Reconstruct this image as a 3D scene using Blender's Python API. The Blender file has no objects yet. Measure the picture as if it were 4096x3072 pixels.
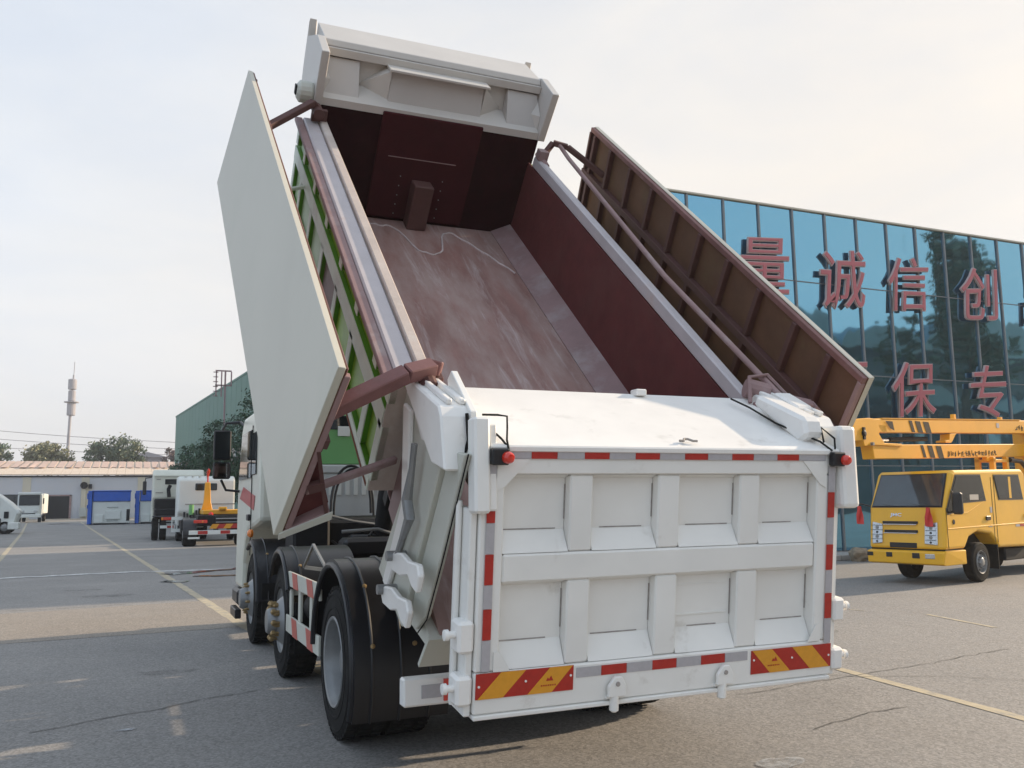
import bpy, bmesh, math, random
from mathutils import Vector, Matrix, noise
random.seed(7)
R = math.radians
scene = bpy.context.scene
col = scene.collection

# ------------------------------------------------------------------ camera, sky, sun, exposure
YAW, PITCH, ROLL = 0.4095, 0.1318, -0.0135
fw = Vector((math.sin(YAW)*math.cos(PITCH), math.cos(YAW)*math.cos(PITCH), math.sin(PITCH)))
rt = Vector((math.cos(YAW), -math.sin(YAW), 0)); up = rt.cross(fw)
r2 = rt*math.cos(ROLL) + up*math.sin(ROLL); u2 = -rt*math.sin(ROLL) + up*math.cos(ROLL)
cam_data = bpy.data.cameras.new('camera'); cam = bpy.data.objects.new('camera', cam_data); col.objects.link(cam)
cam_data.sensor_width = 36; cam_data.lens = 30.80; cam_data.clip_start = 0.1; cam_data.clip_end = 3000
mw = Matrix((r2, u2, -fw)).transposed().to_4x4(); mw.translation = (-2.5829, -6.3016, 1.6298)
cam.matrix_world = mw
scene.camera = cam

SUN_AZ, SUN_EL = R(5), R(22)          # azimuth measured from +X towards +Y
world = bpy.data.worlds.new('World'); scene.world = world; world.use_nodes = True
nt = world.node_tree; nt.nodes.clear()
out = nt.nodes.new('ShaderNodeOutputWorld'); bg = nt.nodes.new('ShaderNodeBackground')
sky = nt.nodes.new('ShaderNodeTexSky'); sky.sky_type = 'NISHITA'; sky.sun_disc = False
sky.sun_elevation = SUN_EL; sky.sun_rotation = R(90)-SUN_AZ; sky.dust_density = 3.0; sky.air_density = 1.0; sky.ozone_density = 1.0
tc = nt.nodes.new('ShaderNodeTexCoord'); mp = nt.nodes.new('ShaderNodeMapping'); mp.inputs['Scale'].default_value = (1.0, 1.0, 3.0)
nz = nt.nodes.new('ShaderNodeTexNoise'); nz.inputs['Scale'].default_value = 1.6; nz.inputs['Detail'].default_value = 6; nz.inputs['Roughness'].default_value = 0.55
cr = nt.nodes.new('ShaderNodeValToRGB'); cr.color_ramp.elements[0].position = 0.35; cr.color_ramp.elements[0].color = (0.84, 0.84, 0.84, 1); cr.color_ramp.elements[1].position = 0.7; cr.color_ramp.elements[1].color = (0.97, 0.97, 0.97, 1)
# thin cloud veil: a cool white overhead turning to a warm cream towards the horizon and the sun
dot = nt.nodes.new('ShaderNodeVectorMath'); dot.operation = 'DOT_PRODUCT'; dot.inputs[1].default_value = (0.80, 0.30, -0.52)
mr = nt.nodes.new('ShaderNodeMapRange'); mr.inputs['From Min'].default_value = -0.75; mr.inputs['From Max'].default_value = 0.6
veil = nt.nodes.new('ShaderNodeMix'); veil.data_type = 'RGBA'; veil.inputs[6].default_value = (6.1, 7.4, 9.1, 1); veil.inputs[7].default_value = (7.6, 7.2, 6.65, 1)
mx = nt.nodes.new('ShaderNodeMix'); mx.data_type = 'RGBA'
nt.links.new(tc.outputs['Generated'], mp.inputs[0]); nt.links.new(mp.outputs[0], nz.inputs['Vector']); nt.links.new(nz.outputs['Fac'], cr.inputs[0])
nt.links.new(tc.outputs['Generated'], dot.inputs[0]); nt.links.new(dot.outputs['Value'], mr.inputs['Value']); nt.links.new(mr.outputs[0], veil.inputs[0])
nt.links.new(cr.outputs[0], mx.inputs[0]); nt.links.new(sky.outputs[0], mx.inputs[6]); nt.links.new(veil.outputs[2], mx.inputs[7])
n3 = nt.nodes.new('ShaderNodeTexNoise'); n3.inputs['Scale'].default_value = 2.6; n3.inputs['Detail'].default_value = 7; n3.inputs['Roughness'].default_value = 0.6; n3.inputs['Distortion'].default_value = 0.4
nt.links.new(mp.outputs[0], n3.inputs['Vector']); c3 = nt.nodes.new('ShaderNodeValToRGB'); c3.color_ramp.elements[0].position = 0.36; c3.color_ramp.elements[0].color = (0.93, 0.95, 0.985, 1); c3.color_ramp.elements[1].position = 0.66; c3.color_ramp.elements[1].color = (1.04, 1.02, 0.995, 1)
nt.links.new(n3.outputs['Fac'], c3.inputs[0]); ml = nt.nodes.new('ShaderNodeMix'); ml.data_type = 'RGBA'; ml.blend_type = 'MULTIPLY'; ml.inputs[0].default_value = 1.0
nt.links.new(mx.outputs[2], ml.inputs[6]); nt.links.new(c3.outputs[0], ml.inputs[7])
nt.links.new(ml.outputs[2], bg.inputs['Color']); bg.inputs['Strength'].default_value = 0.092
nt.links.new(bg.outputs[0], out.inputs['Surface'])

sd = Vector((math.cos(SUN_EL)*math.cos(SUN_AZ), math.cos(SUN_EL)*math.sin(SUN_AZ), math.sin(SUN_EL)))
sun_data = bpy.data.lights.new('sun', 'SUN'); sun_data.energy = 4.8; sun_data.angle = R(1.0); sun_data.color = (1.0, 0.80, 0.58)
sun = bpy.data.objects.new('sun', sun_data); col.objects.link(sun); sun.rotation_euler = sd.to_track_quat('Z', 'Y').to_euler(); sun.location = sd*60
vs = scene.view_settings
scene.display_settings.display_device = 'sRGB'; vs.view_transform = 'Standard'; vs.look = 'None'; vs.gamma = 1; vs.exposure = 0.48; vs.use_curve_mapping = False

# ------------------------------------------------------------------ materials
M = {}
def mat(name, c, rough=0.6, var=0.12, scale=2.0, bump=0.0, bscale=60, metal=0.0, c2=None, c2f=(0.55, 0.75), c2scale=3.0, spec=0.5, stretch=(1, 1, 1), coat=0.0):
    m = bpy.data.materials.new(name); m.use_nodes = True; n = m.node_tree.nodes; l = m.node_tree.links
    b = n['Principled BSDF']; b.inputs['Roughness'].default_value = rough; b.inputs['Metallic'].default_value = metal
    b.inputs['Specular IOR Level'].default_value = spec; b.inputs['Coat Weight'].default_value = coat; b.inputs['Coat Roughness'].default_value = 0.15
    t = n.new('ShaderNodeTexCoord'); mp = n.new('ShaderNodeMapping'); mp.inputs['Scale'].default_value = stretch; l.new(t.outputs['Object'], mp.inputs[0])
    no = n.new('ShaderNodeTexNoise'); no.inputs['Scale'].default_value = scale; no.inputs['Detail'].default_value = 8; no.inputs['Roughness'].default_value = 0.6
    l.new(mp.outputs[0], no.inputs['Vector'])
    r = n.new('ShaderNodeMapRange'); r.inputs['From Min'].default_value = 0.3; r.inputs['From Max'].default_value = 0.7
    r.inputs['To Min'].default_value = 1-var; r.inputs['To Max'].default_value = 1+var; l.new(no.outputs['Fac'], r.inputs['Value'])
    mul = n.new('ShaderNodeMix'); mul.data_type = 'RGBA'; mul.blend_type = 'MULTIPLY'; mul.inputs[0].default_value = 1
    mul.inputs[6].default_value = (*c, 1); l.new(r.outputs[0], mul.inputs[7]); last = mul.outputs[2]
    if c2:
        n2 = n.new('ShaderNodeTexNoise'); n2.inputs['Scale'].default_value = c2scale; n2.inputs['Detail'].default_value = 9; n2.inputs['Roughness'].default_value = 0.65
        l.new(mp.outputs[0], n2.inputs['Vector'])
        r3 = n.new('ShaderNodeMapRange'); r3.inputs['From Min'].default_value = c2f[0]; r3.inputs['From Max'].default_value = c2f[1]; l.new(n2.outputs['Fac'], r3.inputs['Value'])
        m2 = n.new('ShaderNodeMix'); m2.data_type = 'RGBA'; l.new(r3.outputs[0], m2.inputs[0]); l.new(last, m2.inputs[6]); m2.inputs[7].default_value = (*c2, 1); last = m2.outputs[2]
    l.new(last, b.inputs['Base Color'])
    if bump:
        nb = n.new('ShaderNodeTexNoise'); nb.inputs['Scale'].default_value = bscale; nb.inputs['Detail'].default_value = 5; l.new(t.outputs['Object'], nb.inputs['Vector'])
        bp = n.new('ShaderNodeBump'); bp.inputs['Strength'].default_value = bump; bp.inputs['Distance'].default_value = 0.01; l.new(nb.outputs['Fac'], bp.inputs['Height']); l.new(bp.outputs[0], b.inputs['Normal'])
    M[name] = m; return m

mat('gate_white', (0.80, 0.785, 0.74), 0.38, 0.07, 1.5, 0.25, 7, c2=(0.50, 0.46, 0.40), c2f=(0.61, 0.86), c2scale=5)
mat('white_paint', (0.82, 0.80, 0.76), 0.35, 0.06, 2.5, 0.08, 14, c2=(0.50, 0.48, 0.43), c2f=(0.60, 0.85), c2scale=6)
mat('dusty_white', (0.55, 0.55, 0.48), 0.5, 0.07, 1.2, 0.10, 7, c2=(0.38, 0.36, 0.30), c2f=(0.58, 0.82), c2scale=4, stretch=(1, 1, 0.35))
mat('panel_cream', (0.52, 0.495, 0.415), 0.42, 0.08, 0.8, 0.55, 1.1, c2=(0.46, 0.45, 0.37), c2f=(0.48, 0.75), c2scale=1.6, stretch=(1, 1, 0.5))
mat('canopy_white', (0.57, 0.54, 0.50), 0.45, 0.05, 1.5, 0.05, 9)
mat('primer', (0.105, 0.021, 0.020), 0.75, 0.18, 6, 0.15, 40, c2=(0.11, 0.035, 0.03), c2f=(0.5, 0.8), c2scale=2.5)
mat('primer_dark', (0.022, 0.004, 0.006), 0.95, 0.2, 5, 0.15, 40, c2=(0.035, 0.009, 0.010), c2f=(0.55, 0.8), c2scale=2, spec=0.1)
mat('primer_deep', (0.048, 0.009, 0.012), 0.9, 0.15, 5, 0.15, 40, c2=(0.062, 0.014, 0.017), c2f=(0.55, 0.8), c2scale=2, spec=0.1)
mat('primer_brown', (0.125, 0.058, 0.032), 0.75, 0.2, 3, 0.1, 30, c2=(0.15, 0.105, 0.045), c2f=(0.55, 0.8), c2scale=1.2)
mat('primer_rib', (0.095, 0.040, 0.035), 0.7, 0.15, 5, 0.1, 30)
mat('primer_rose', (0.19, 0.085, 0.078), 0.65, 0.2, 6, 0.1, 30, c2=(0.24, 0.15, 0.14), c2f=(0.55, 0.8), c2scale=5)
mat('primer_light', (0.27, 0.17, 0.165), 0.6, 0.12, 4, 0.08, 30, c2=(0.36, 0.30, 0.29), c2f=(0.5, 0.75), c2scale=3)
mat('green_paint', (0.30, 0.56, 0.03), 0.45, 0.22, 3, 0.05, 20, c2=(0.30, 0.46, 0.16), c2f=(0.62, 0.80), c2scale=1.3)
mat('pale_green', (0.52, 0.68, 0.44), 0.5, 0.12, 3, 0.05, 20, c2=(0.34, 0.56, 0.12), c2f=(0.5, 0.75), c2scale=2)
mat('rib_green', (0.10, 0.30, 0.015), 0.5, 0.2, 4)
mat('rib_paint', (0.74, 0.82, 0.70), 0.5, 0.10, 3, 0.05, 20, c2=(0.60, 0.55, 0.50), c2f=(0.52, 0.72), c2scale=1.6)
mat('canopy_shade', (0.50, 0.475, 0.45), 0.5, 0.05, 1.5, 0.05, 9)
mat('rail_white', (0.50, 0.46, 0.465), 0.45, 0.08, 4, 0.05, 20, c2=(0.48, 0.38, 0.34), c2f=(0.58, 0.8), c2scale=4)
mat('rail_tan', (0.52, 0.44, 0.385), 0.5, 0.1, 5, 0.05, 20, c2=(0.60, 0.55, 0.50), c2f=(0.5, 0.7), c2scale=6)
mat('tape_red', (0.42, 0.022, 0.014), 0.32, 0.12, 30, 0.05, 200)
mat('tape_red_faded', (0.50, 0.10, 0.075), 0.4, 0.1, 30)
mat('tape_silver', (0.42, 0.40, 0.41), 0.35, 0.06, 40, 0.05, 200)
mat('plate_red', (0.40, 0.020, 0.012), 0.3, 0.1, 30)
mat('plate_yellow', (0.68, 0.30, 0.020), 0.3, 0.06, 30)
mat('rubber', (0.011, 0.011, 0.011), 0.9, 0.25, 6, 0.2, 80, c2=(0.035, 0.034, 0.030), c2f=(0.5, 0.75), c2scale=5, spec=0.25)
mat('black_plastic', (0.010, 0.011, 0.014), 0.38, 0.15, 4, 0.03, 30, c2=(0.028, 0.027, 0.028), c2f=(0.6, 0.85), c2scale=3)
mat('black_steel', (0.010, 0.011, 0.013), 0.6, 0.2, 5, spec=0.25)
mat('grey_steel', (0.25, 0.255, 0.255), 0.4, 0.12, 8, 0.05, 60, metal=0.3, c2=(0.20, 0.17, 0.14), c2f=(0.6, 0.8), c2scale=10)
mat('chrome', (0.65, 0.65, 0.66), 0.2, 0.05, 10, metal=0.9)
mat('brass', (0.35, 0.24, 0.11), 0.45, 0.2, 20, metal=0.6)
mat('weld_grey', (0.32, 0.29, 0.265), 0.7, 0.3, 30)
mat('weld_pale', (0.55, 0.47, 0.45), 0.6, 0.25, 8)
mat('rust', (0.20, 0.06, 0.025), 0.85, 0.3, 20)
mat('dark_glass', (0.014, 0.019, 0.021), 0.05, 0.1, 2, spec=0.4)
mat('screen_glass', (0.035, 0.05, 0.06), 0.08, 0.25, 1.5, spec=0.9)
mat('window_glass', (0.012, 0.016, 0.017), 0.06, 0.4, 6, spec=0.22)
mat('mirror_glass', (0.55, 0.57, 0.58), 0.04, 0.02, 2, metal=1.0)
mat('lamp_red', (0.62, 0.03, 0.015), 0.15, 0.05, 20, coat=0.6)
mat('lamp_orange', (0.75, 0.20, 0.02), 0.2, 0.05, 20, coat=0.5)
mat('lamp_clear', (0.55, 0.57, 0.58), 0.12, 0.35, 60, metal=0.5)
mat('cab_white', (0.68, 0.68, 0.58), 0.35, 0.05, 2, 0.02, 10, coat=0.2)
mat('cab_green', (0.16, 0.40, 0.15), 0.4, 0.08, 2)
mat('cab_grey', (0.52, 0.54, 0.53), 0.45, 0.08, 3)
mat('cab_red', (0.42, 0.05, 0.05), 0.4, 0.1, 5)
mat('far_white', (0.70, 0.72, 0.68), 0.4, 0.05, 1)
mat('yellow_paint', (0.82, 0.44, 0.020), 0.35, 0.05, 2, 0.02, 8, coat=0.1, c2=(0.50, 0.25, 0.05), c2f=(0.66, 0.9), c2scale=5)
mat('orange_yellow', (0.80, 0.38, 0.014), 0.4, 0.06, 2, 0.02, 8)
mat('decal_dark', (0.022, 0.018, 0.015), 0.7, 0.1, 5, spec=0.2)
mat('blue_paint', (0.012, 0.10, 0.50), 0.4, 0.12, 1.5)
mat('wall_grey', (0.50, 0.52, 0.56), 0.85, 0.05, 0.15, c2=(0.55, 0.54, 0.54), c2f=(0.45, 0.7), c2scale=0.2)
mat('pilaster', (0.56, 0.52, 0.42), 0.85, 0.06, 0.5)
mat('roof_beige', (0.60, 0.50, 0.40), 0.8, 0.06, 0.4)
mat('roof_pink', (0.50, 0.37, 0.31), 0.8, 0.08, 0.8)
mat('green_cladding', (0.085, 0.20, 0.15), 0.55, 0.08, 0.15)
mat('pale_frame', (0.42, 0.45, 0.44), 0.6, 0.1, 1)
mat('mast_steel', (0.33, 0.22, 0.22), 0.7, 0.1, 1)
mat('tower_grey', (0.30, 0.29, 0.31), 0.7, 0.1, 0.3)
mat('beige_render', (0.50, 0.46, 0.40), 0.85, 0.08, 0.5)
mat('mullion', (0.20, 0.22, 0.23), 0.5, 0.1, 2, metal=0.2)
mat('sign_face', (0.47, 0.13, 0.15), 0.5, 0.06, 2)
mat('sign_edge', (0.52, 0.40, 0.38), 0.6, 0.08, 3)
mat('kerb_stone', (0.36, 0.345, 0.32), 0.9, 0.1, 3, 0.2, 40)
mat('boulder', (0.30, 0.24, 0.17), 0.95, 0.3, 8, 0.5, 20)
mat('bark', (0.07, 0.055, 0.04), 0.9, 0.2, 4)
mat('ribbon_red', (0.60, 0.035, 0.03), 0.5, 0.1, 10)
mat('shed_dark', (0.045, 0.062, 0.07), 0.8, 0.2, 0.3)
mat('shed_roof', (0.16, 0.20, 0.21), 0.6, 0.2, 0.2)
def leaf(name, c, c2):
    m = mat(name, c, 0.6, 0.3, 0.5, c2=c2, c2f=(0.45, 0.65), c2scale=0.8); return m
leaf('leaf_dark', (0.025, 0.075, 0.040), (0.055, 0.115, 0.050))
leaf('leaf_olive', (0.19, 0.20, 0.10), (0.27, 0.24, 0.15))  # this and the next leaf colour are lightened to imitate distance haze
leaf('leaf_mid', (0.09, 0.135, 0.08), (0.19, 0.19, 0.095))
leaf('leaf_red', (0.16, 0.11, 0.10), (0.12, 0.11, 0.08))

def glass_wall():
    m = bpy.data.materials.new('curtain_glass'); m.use_nodes = True; n = m.node_tree.nodes; l = m.node_tree.links; b = n['Principled BSDF']
    b.inputs['Base Color'].default_value = (0.18, 0.42, 0.58, 1); b.inputs['Metallic'].default_value = 1.0; b.inputs['Roughness'].default_value = 0.03
    t = n.new('ShaderNodeTexCoord'); no = n.new('ShaderNodeTexNoise'); no.inputs['Scale'].default_value = 0.55; no.inputs['Detail'].default_value = 1.5
    mp = n.new('ShaderNodeMapping'); mp.inputs['Scale'].default_value = (1, 1, 0.7)
    g = n.new('ShaderNodeNewGeometry'); l.new(g.outputs['Position'], mp.inputs[0]); l.new(mp.outputs[0], no.inputs['Vector'])
    bp = n.new('ShaderNodeBump'); bp.inputs['Strength'].default_value = 1.0; bp.inputs['Distance'].default_value = 0.022; l.new(no.outputs['Fac'], bp.inputs['Height']); l.new(bp.outputs[0], b.inputs['Normal'])
    M['curtain_glass'] = m
glass_wall()

def floor_mat():     # worn primer on the load floor with pale scrape marks running down the slope
    m = mat('worn_floor', (0.27, 0.142, 0.12), 0.5, 0.2, 5, 0.2, 30, c2=(0.37, 0.265, 0.235), c2f=(0.38, 0.66), c2scale=4.5, stretch=(1, 0.3, 0.3))
    n = m.node_tree.nodes; l = m.node_tree.links; b = n['Principled BSDF']; base = b.inputs['Base Color'].links[0].from_socket
    t = n.new('ShaderNodeTexCoord'); mp = n.new('ShaderNodeMapping'); mp.inputs['Scale'].default_value = (9, 1.1, 1.1); l.new(t.outputs['Object'], mp.inputs[0])
    no = n.new('ShaderNodeTexNoise'); no.inputs['Scale'].default_value = 1.0; no.inputs['Detail'].default_value = 10; no.inputs['Roughness'].default_value = 0.7; no.inputs['Distortion'].default_value = 0.6
    l.new(mp.outputs[0], no.inputs['Vector'])
    r = n.new('ShaderNodeMapRange'); r.inputs['From Min'].default_value = 0.54; r.inputs['From Max'].default_value = 0.74; r.inputs['To Max'].default_value = 0.75; l.new(no.outputs['Fac'], r.inputs['Value'])
    x = n.new('ShaderNodeMix'); x.data_type = 'RGBA'; l.new(r.outputs[0], x.inputs[0]); l.new(base, x.inputs[6]); x.inputs[7].default_value = (0.55, 0.47, 0.45, 1)
    l.new(x.outputs[2], b.inputs['Base Color'])
floor_mat()

def ground_mat():
    m = bpy.data.materials.new('asphalt'); m.use_nodes = True; n = m.node_tree.nodes; l = m.node_tree.links; b = n['Principled BSDF']
    t = n.new('ShaderNodeTexCoord')
    def noi(s, d=6, r=0.6, vec=None):
        a = n.new('ShaderNodeTexNoise'); a.inputs['Scale'].default_value = s; a.inputs['Detail'].default_value = d; a.inputs['Roughness'].default_value = r
        l.new(vec or t.outputs['Object'], a.inputs['Vector']); return a.outputs['Fac']
    def rng(s, a0, a1, b0, b1):
        a = n.new('ShaderNodeMapRange'); a.inputs['From Min'].default_value = a0; a.inputs['From Max'].default_value = a1; a.inputs['To Min'].default_value = b0; a.inputs['To Max'].default_value = b1
        l.new(s, a.inputs['Value']); return a.outputs[0]
    def mixc(f, a, bb, mode='MIX'):
        x = n.new('ShaderNodeMix'); x.data_type = 'RGBA'; x.blend_type = mode
        for s, v in ((0, f), (6, a), (7, bb)):
            if isinstance(v, (float, int)): x.inputs[s].default_value = v
            elif isinstance(v, tuple): x.inputs[s].default_value = (*v, 1)
            else: l.new(v, x.inputs[s])
        return x.outputs[2]
    c = mixc(rng(noi(0.16, 5), 0.35, 0.65, 0, 1), (0.238, 0.228, 0.216), (0.192, 0.187, 0.180))
    c = mixc(rng(noi(1.1, 8, 0.7), 0.3, 0.75, 0, 1), c, (0.226, 0.214, 0.200))
    c = mixc(rng(noi(0.55, 7, 0.65), 0.56, 0.70, 0, 0.45), c, (0.155, 0.150, 0.143))     # old stains
    v = n.new('ShaderNodeTexVoronoi'); v.inputs['Scale'].default_value = 62; l.new(t.outputs['Object'], v.inputs['Vector'])
    bw = n.new('ShaderNodeRGBToBW'); l.new(v.outputs['Color'], bw.inputs[0])
    c = mixc(1.0, c, rng(bw.outputs[0], 0.1, 0.9, 0.72, 1.30), 'MULTIPLY')               # aggregate
    c = mixc(1.0, c, rng(noi(170, 3), 0.25, 0.75, 0.80, 1.20), 'MULTIPLY')
    c = mixc(rng(noi(38, 4, 0.8), 0.66, 0.72, 0, 0.55), c, (0.07, 0.068, 0.065))           # missing stones
    l.new(c, b.inputs['Base Color']); l.new(rng(noi(0.5, 4), 0.3, 0.7, 0.62, 0.9), b.inputs['Roughness'])
    bp = n.new('ShaderNodeBump'); bp.inputs['Strength'].default_value = 0.5; bp.inputs['Distance'].default_value = 0.006; l.new(bw.outputs[0], bp.inputs['Height'])
    b2 = n.new('ShaderNodeBump'); b2.inputs['Strength'].default_value = 0.35; b2.inputs['Distance'].default_value = 0.02; l.new(noi(9, 6), b2.inputs['Height']); l.new(b2.outputs[0], bp.inputs['Normal'])
    l.new(bp.outputs[0], b.inputs['Normal']); M['asphalt'] = m
    return noi, rng
ground_mat()
dm = M['asphalt'].copy(); M['sunlit_asphalt'] = dm  # asphalt copy with warm sunlight put into its colour
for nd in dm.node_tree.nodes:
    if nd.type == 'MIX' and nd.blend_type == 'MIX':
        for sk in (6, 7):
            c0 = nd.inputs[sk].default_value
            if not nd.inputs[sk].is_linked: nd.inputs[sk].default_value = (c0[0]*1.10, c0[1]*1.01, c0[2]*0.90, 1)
def worn_paint(name, c, under=(0.19, 0.18, 0.165), keep=0.5):
    m = mat(name, c, 0.75, 0.12, 12, 0.2, 60, c2=under, c2f=(keep, keep+0.14), c2scale=7); return m
worn_paint('yellow_line', (0.42, 0.36, 0.25), under=(0.26, 0.245, 0.22), keep=0.50)
worn_paint('white_line', (0.55, 0.55, 0.54), under=(0.25, 0.24, 0.225), keep=0.50)
def stain(name, c, lo, hi, sc, amt):
    m = bpy.data.materials.new(name); m.use_nodes = True; n = m.node_tree.nodes; l = m.node_tree.links; b = n['Principled BSDF']; b.inputs['Base Color'].default_value = (*c, 1); b.inputs['Roughness'].default_value = 0.8
    t = n.new('ShaderNodeTexCoord'); no = n.new('ShaderNodeTexNoise'); no.inputs['Scale'].default_value = sc; no.inputs['Detail'].default_value = 9; no.inputs['Roughness'].default_value = 0.75; l.new(t.outputs['Object'], no.inputs['Vector'])
    mr_ = n.new('ShaderNodeMapRange'); mr_.inputs['From Min'].default_value = lo; mr_.inputs['From Max'].default_value = hi; mr_.inputs['To Max'].default_value = amt; l.new(no.outputs['Fac'], mr_.inputs['Value']); l.new(mr_.outputs[0], b.inputs['Alpha']); M[name] = m
stain('dark_stain', (0.085, 0.08, 0.075), 0.42, 0.72, 3.5, 0.55)
stain('pale_stain', (0.40, 0.42, 0.44), 0.35, 0.6, 8, 0.8)
mat('crack', (0.12, 0.115, 0.105), 0.95, 0.2, 20)
mat('wet', (0.07, 0.075, 0.085), 0.08, 0.2, 3, spec=0.8)
mat('light_concrete', (0.42, 0.39, 0.33), 0.9, 0.08, 0.6)

# ------------------------------------------------------------------ geometry helpers
class MB:
    def __init__(s, X=None): s.v = []; s.f = []; s.X = X or Matrix.Identity(4)
    def add(s, vs, fs):
        o = len(s.v); s.v += [s.X @ Vector(p) for p in vs]; s.f += [[o+i for i in q] for q in fs]; return s
    def box(s, x0, x1, y0, y1, z0, z1):
        return s.hexa([(x0, y0, z0), (x1, y0, z0), (x1, y1, z0), (x0, y1, z0), (x0, y0, z1), (x1, y0, z1), (x1, y1, z1), (x0, y1, z1)])
    def hexa(s, p): return s.add(p, [(0, 3, 2, 1), (4, 5, 6, 7), (0, 1, 5, 4), (1, 2, 6, 5), (2, 3, 7, 6), (3, 0, 4, 7)])
    def prism(s, pts, vec):
        n = len(pts); v = Vector(vec); a = [Vector(p) for p in pts]
        return s.add(a+[p+v for p in a], [list(range(n))[::-1], list(range(n, 2*n))]+[(i, (i+1) % n, n+(i+1) % n, n+i) for i in range(n)])
    def px(s, yz, x0, x1): return s.prism([(x0, y, z) for y, z in yz], (x1-x0, 0, 0))
    def bar(s, a, b, w, h=None, upv=(0, 0, 1)):
        a = Vector(a); b = Vector(b); h = h or w; d = (b-a).normalized(); u = Vector(upv)
        sx = d.cross(u); sx = sx.normalized() if sx.length > 1e-4 else d.cross(Vector((1, 0, 0))).normalized(); uu = sx.cross(d)
        q = [sx*w/2*i+uu*h/2*j for i, j in ((-1, -1), (1, -1), (1, 1), (-1, 1))]
        return s.add([a+k for k in q]+[b+k for k in q], [(0, 3, 2, 1), (4, 5, 6, 7)]+[(i, (i+1) % 4, 4+(i+1) % 4, 4+i) for i in range(4)])
    def tube(s, path, r, n=8):
        P = [Vector(p) for p in path]; rs = r if isinstance(r, (list, tuple)) else [r]*len(P); vs = []; ref = None
        for i, p in enumerate(P):
            d = (P[min(i+1, len(P)-1)]-P[max(i-1, 0)]).normalized()
            if ref is None: ref = d.orthogonal().normalized()
            ref = (ref-d*ref.dot(d)).normalized(); o = d.cross(ref)
            vs += [p+(ref*math.cos(2*math.pi*k/n)+o*math.sin(2*math.pi*k/n))*rs[i] for k in range(n)]
        fs = [(i*n+k, i*n+(k+1) % n, (i+1)*n+(k+1) % n, (i+1)*n+k) for i in range(len(P)-1) for k in range(n)]
        return s.add(vs, fs+[list(range(n))[::-1], list(range((len(P)-1)*n, len(P)*n))])
    def lathe(s, prof, o, ax, n=32, caps=True):   # prof: (radius, distance along axis)
        o = Vector(o); ax = Vector(ax).normalized(); e = ax.orthogonal().normalized(); g = ax.cross(e); vs = []
        for r, h in prof: vs += [o+ax*h+(e*math.cos(2*math.pi*k/n)+g*math.sin(2*math.pi*k/n))*r for k in range(n)]
        m = len(prof)
        fs = [(i*n+k, i*n+(k+1) % n, (i+1)*n+(k+1) % n, (i+1)*n+k) for i in range(m-1) for k in range(n)]
        if caps and prof[0][0] > 1e-4: fs.append(list(range(n))[::-1])
        if caps and prof[-1][0] > 1e-4: fs.append(list(range((m-1)*n, m*n)))
        return s.add(vs, fs)
    def build(s, name, m, parent=None, bevel=0.0, smooth=False, label=None, kind=None, seg=1):
        me = bpy.data.meshes.new(name); me.from_pydata([tuple(v) for v in s.v], [], s.f)
        bm = bmesh.new(); bm.from_mesh(me); bmesh.ops.remove_doubles(bm, verts=bm.verts, dist=1e-5); bmesh.ops.recalc_face_normals(bm, faces=bm.faces); bm.to_mesh(me); bm.free()
        me.materials.append(M[m] if isinstance(m, str) else m)
        o = bpy.data.objects.new(name, me); col.objects.link(o)
        if smooth:
            for p in me.polygons: p.use_smooth = True
            md = o.modifiers.new('edge', 'EDGE_SPLIT'); md.split_angle = R(38)
        if bevel:
            b = o.modifiers.new('bevel', 'BEVEL'); b.width = bevel; b.segments = seg; b.limit_method = 'ANGLE'; b.angle_limit = R(35)
        if parent:
            o.parent = parent
            o.location = -Vector(parent.get('_base', (0, 0, 0))) if parent.type == 'EMPTY' else (0, 0, 0)
        if label: o['label'] = label
        if kind: o['kind'] = kind
        return o
def thing(name, label, cat, base=(0, 0, 0), group=None, rz=0):
    """Empty at the thing's base. Its parts are modelled in world coordinates unless rz/base are set later."""
    o = bpy.data.objects.new(name, None); col.objects.link(o); o.location = base; o['_base'] = tuple(base); o.rotation_euler.z = rz
    o['label'] = label; o['category'] = cat; o.empty_display_size = 0.2
    if group: o['group'] = group
    return o
def tag(o, label, cat, group=None):
    o['label'] = label; o['category'] = cat
    if group: o['group'] = group
    return o
def dup(o, parent=None, **kw):
    c = o.copy(); col.objects.link(c)
    if parent: c.parent = parent
    for ch in list(o.children): dup(ch, c)
    for k, v in kw.items(): c[k] = v
    return c
def frame(o, ex, ey, ez): m = Matrix((Vector(ex), Vector(ey), Vector(ez))).transposed().to_4x4(); m.translation = o; return m

# ------------------------------------------------------------------ ground and markings
g = MB(); n = 24
g.add([(-400, -300, 0), (400, -300, 0), (400, 700, 0), (-400, 700, 0)], [(0, 1, 2, 3)]).build('ground', 'asphalt', kind='structure')
def strip(name, m, pts, w, z=0.004, jitter=0.0, label=None):
    L = []; Rr = []
    P = [Vector((x, y, 0)) for x, y in pts]
    Q = []
    for a, b in zip(P, P[1:]):
        k = max(2, int((b-a).length/0.25)) if jitter else 2
        Q += [a.lerp(b, i/k) for i in range(k)]
    Q.append(P[-1])
    for i, p in enumerate(Q):
        d = (Q[min(i+1, len(Q)-1)]-Q[max(i-1, 0)]).normalized(); s = Vector((-d.y, d.x, 0))
        L.append(p+s*(w/2+random.uniform(-1, 1)*jitter)+Vector((0, 0, z))); Rr.append(p-s*(w/2+random.uniform(-1, 1)*jitter)+Vector((0, 0, z)))
    k = len(Q)
    b = MB().add(L+Rr, [(i, i+1, k+i+1, k+i) for i in range(k-1)]); return b.build(name, m, kind='structure')
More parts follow.
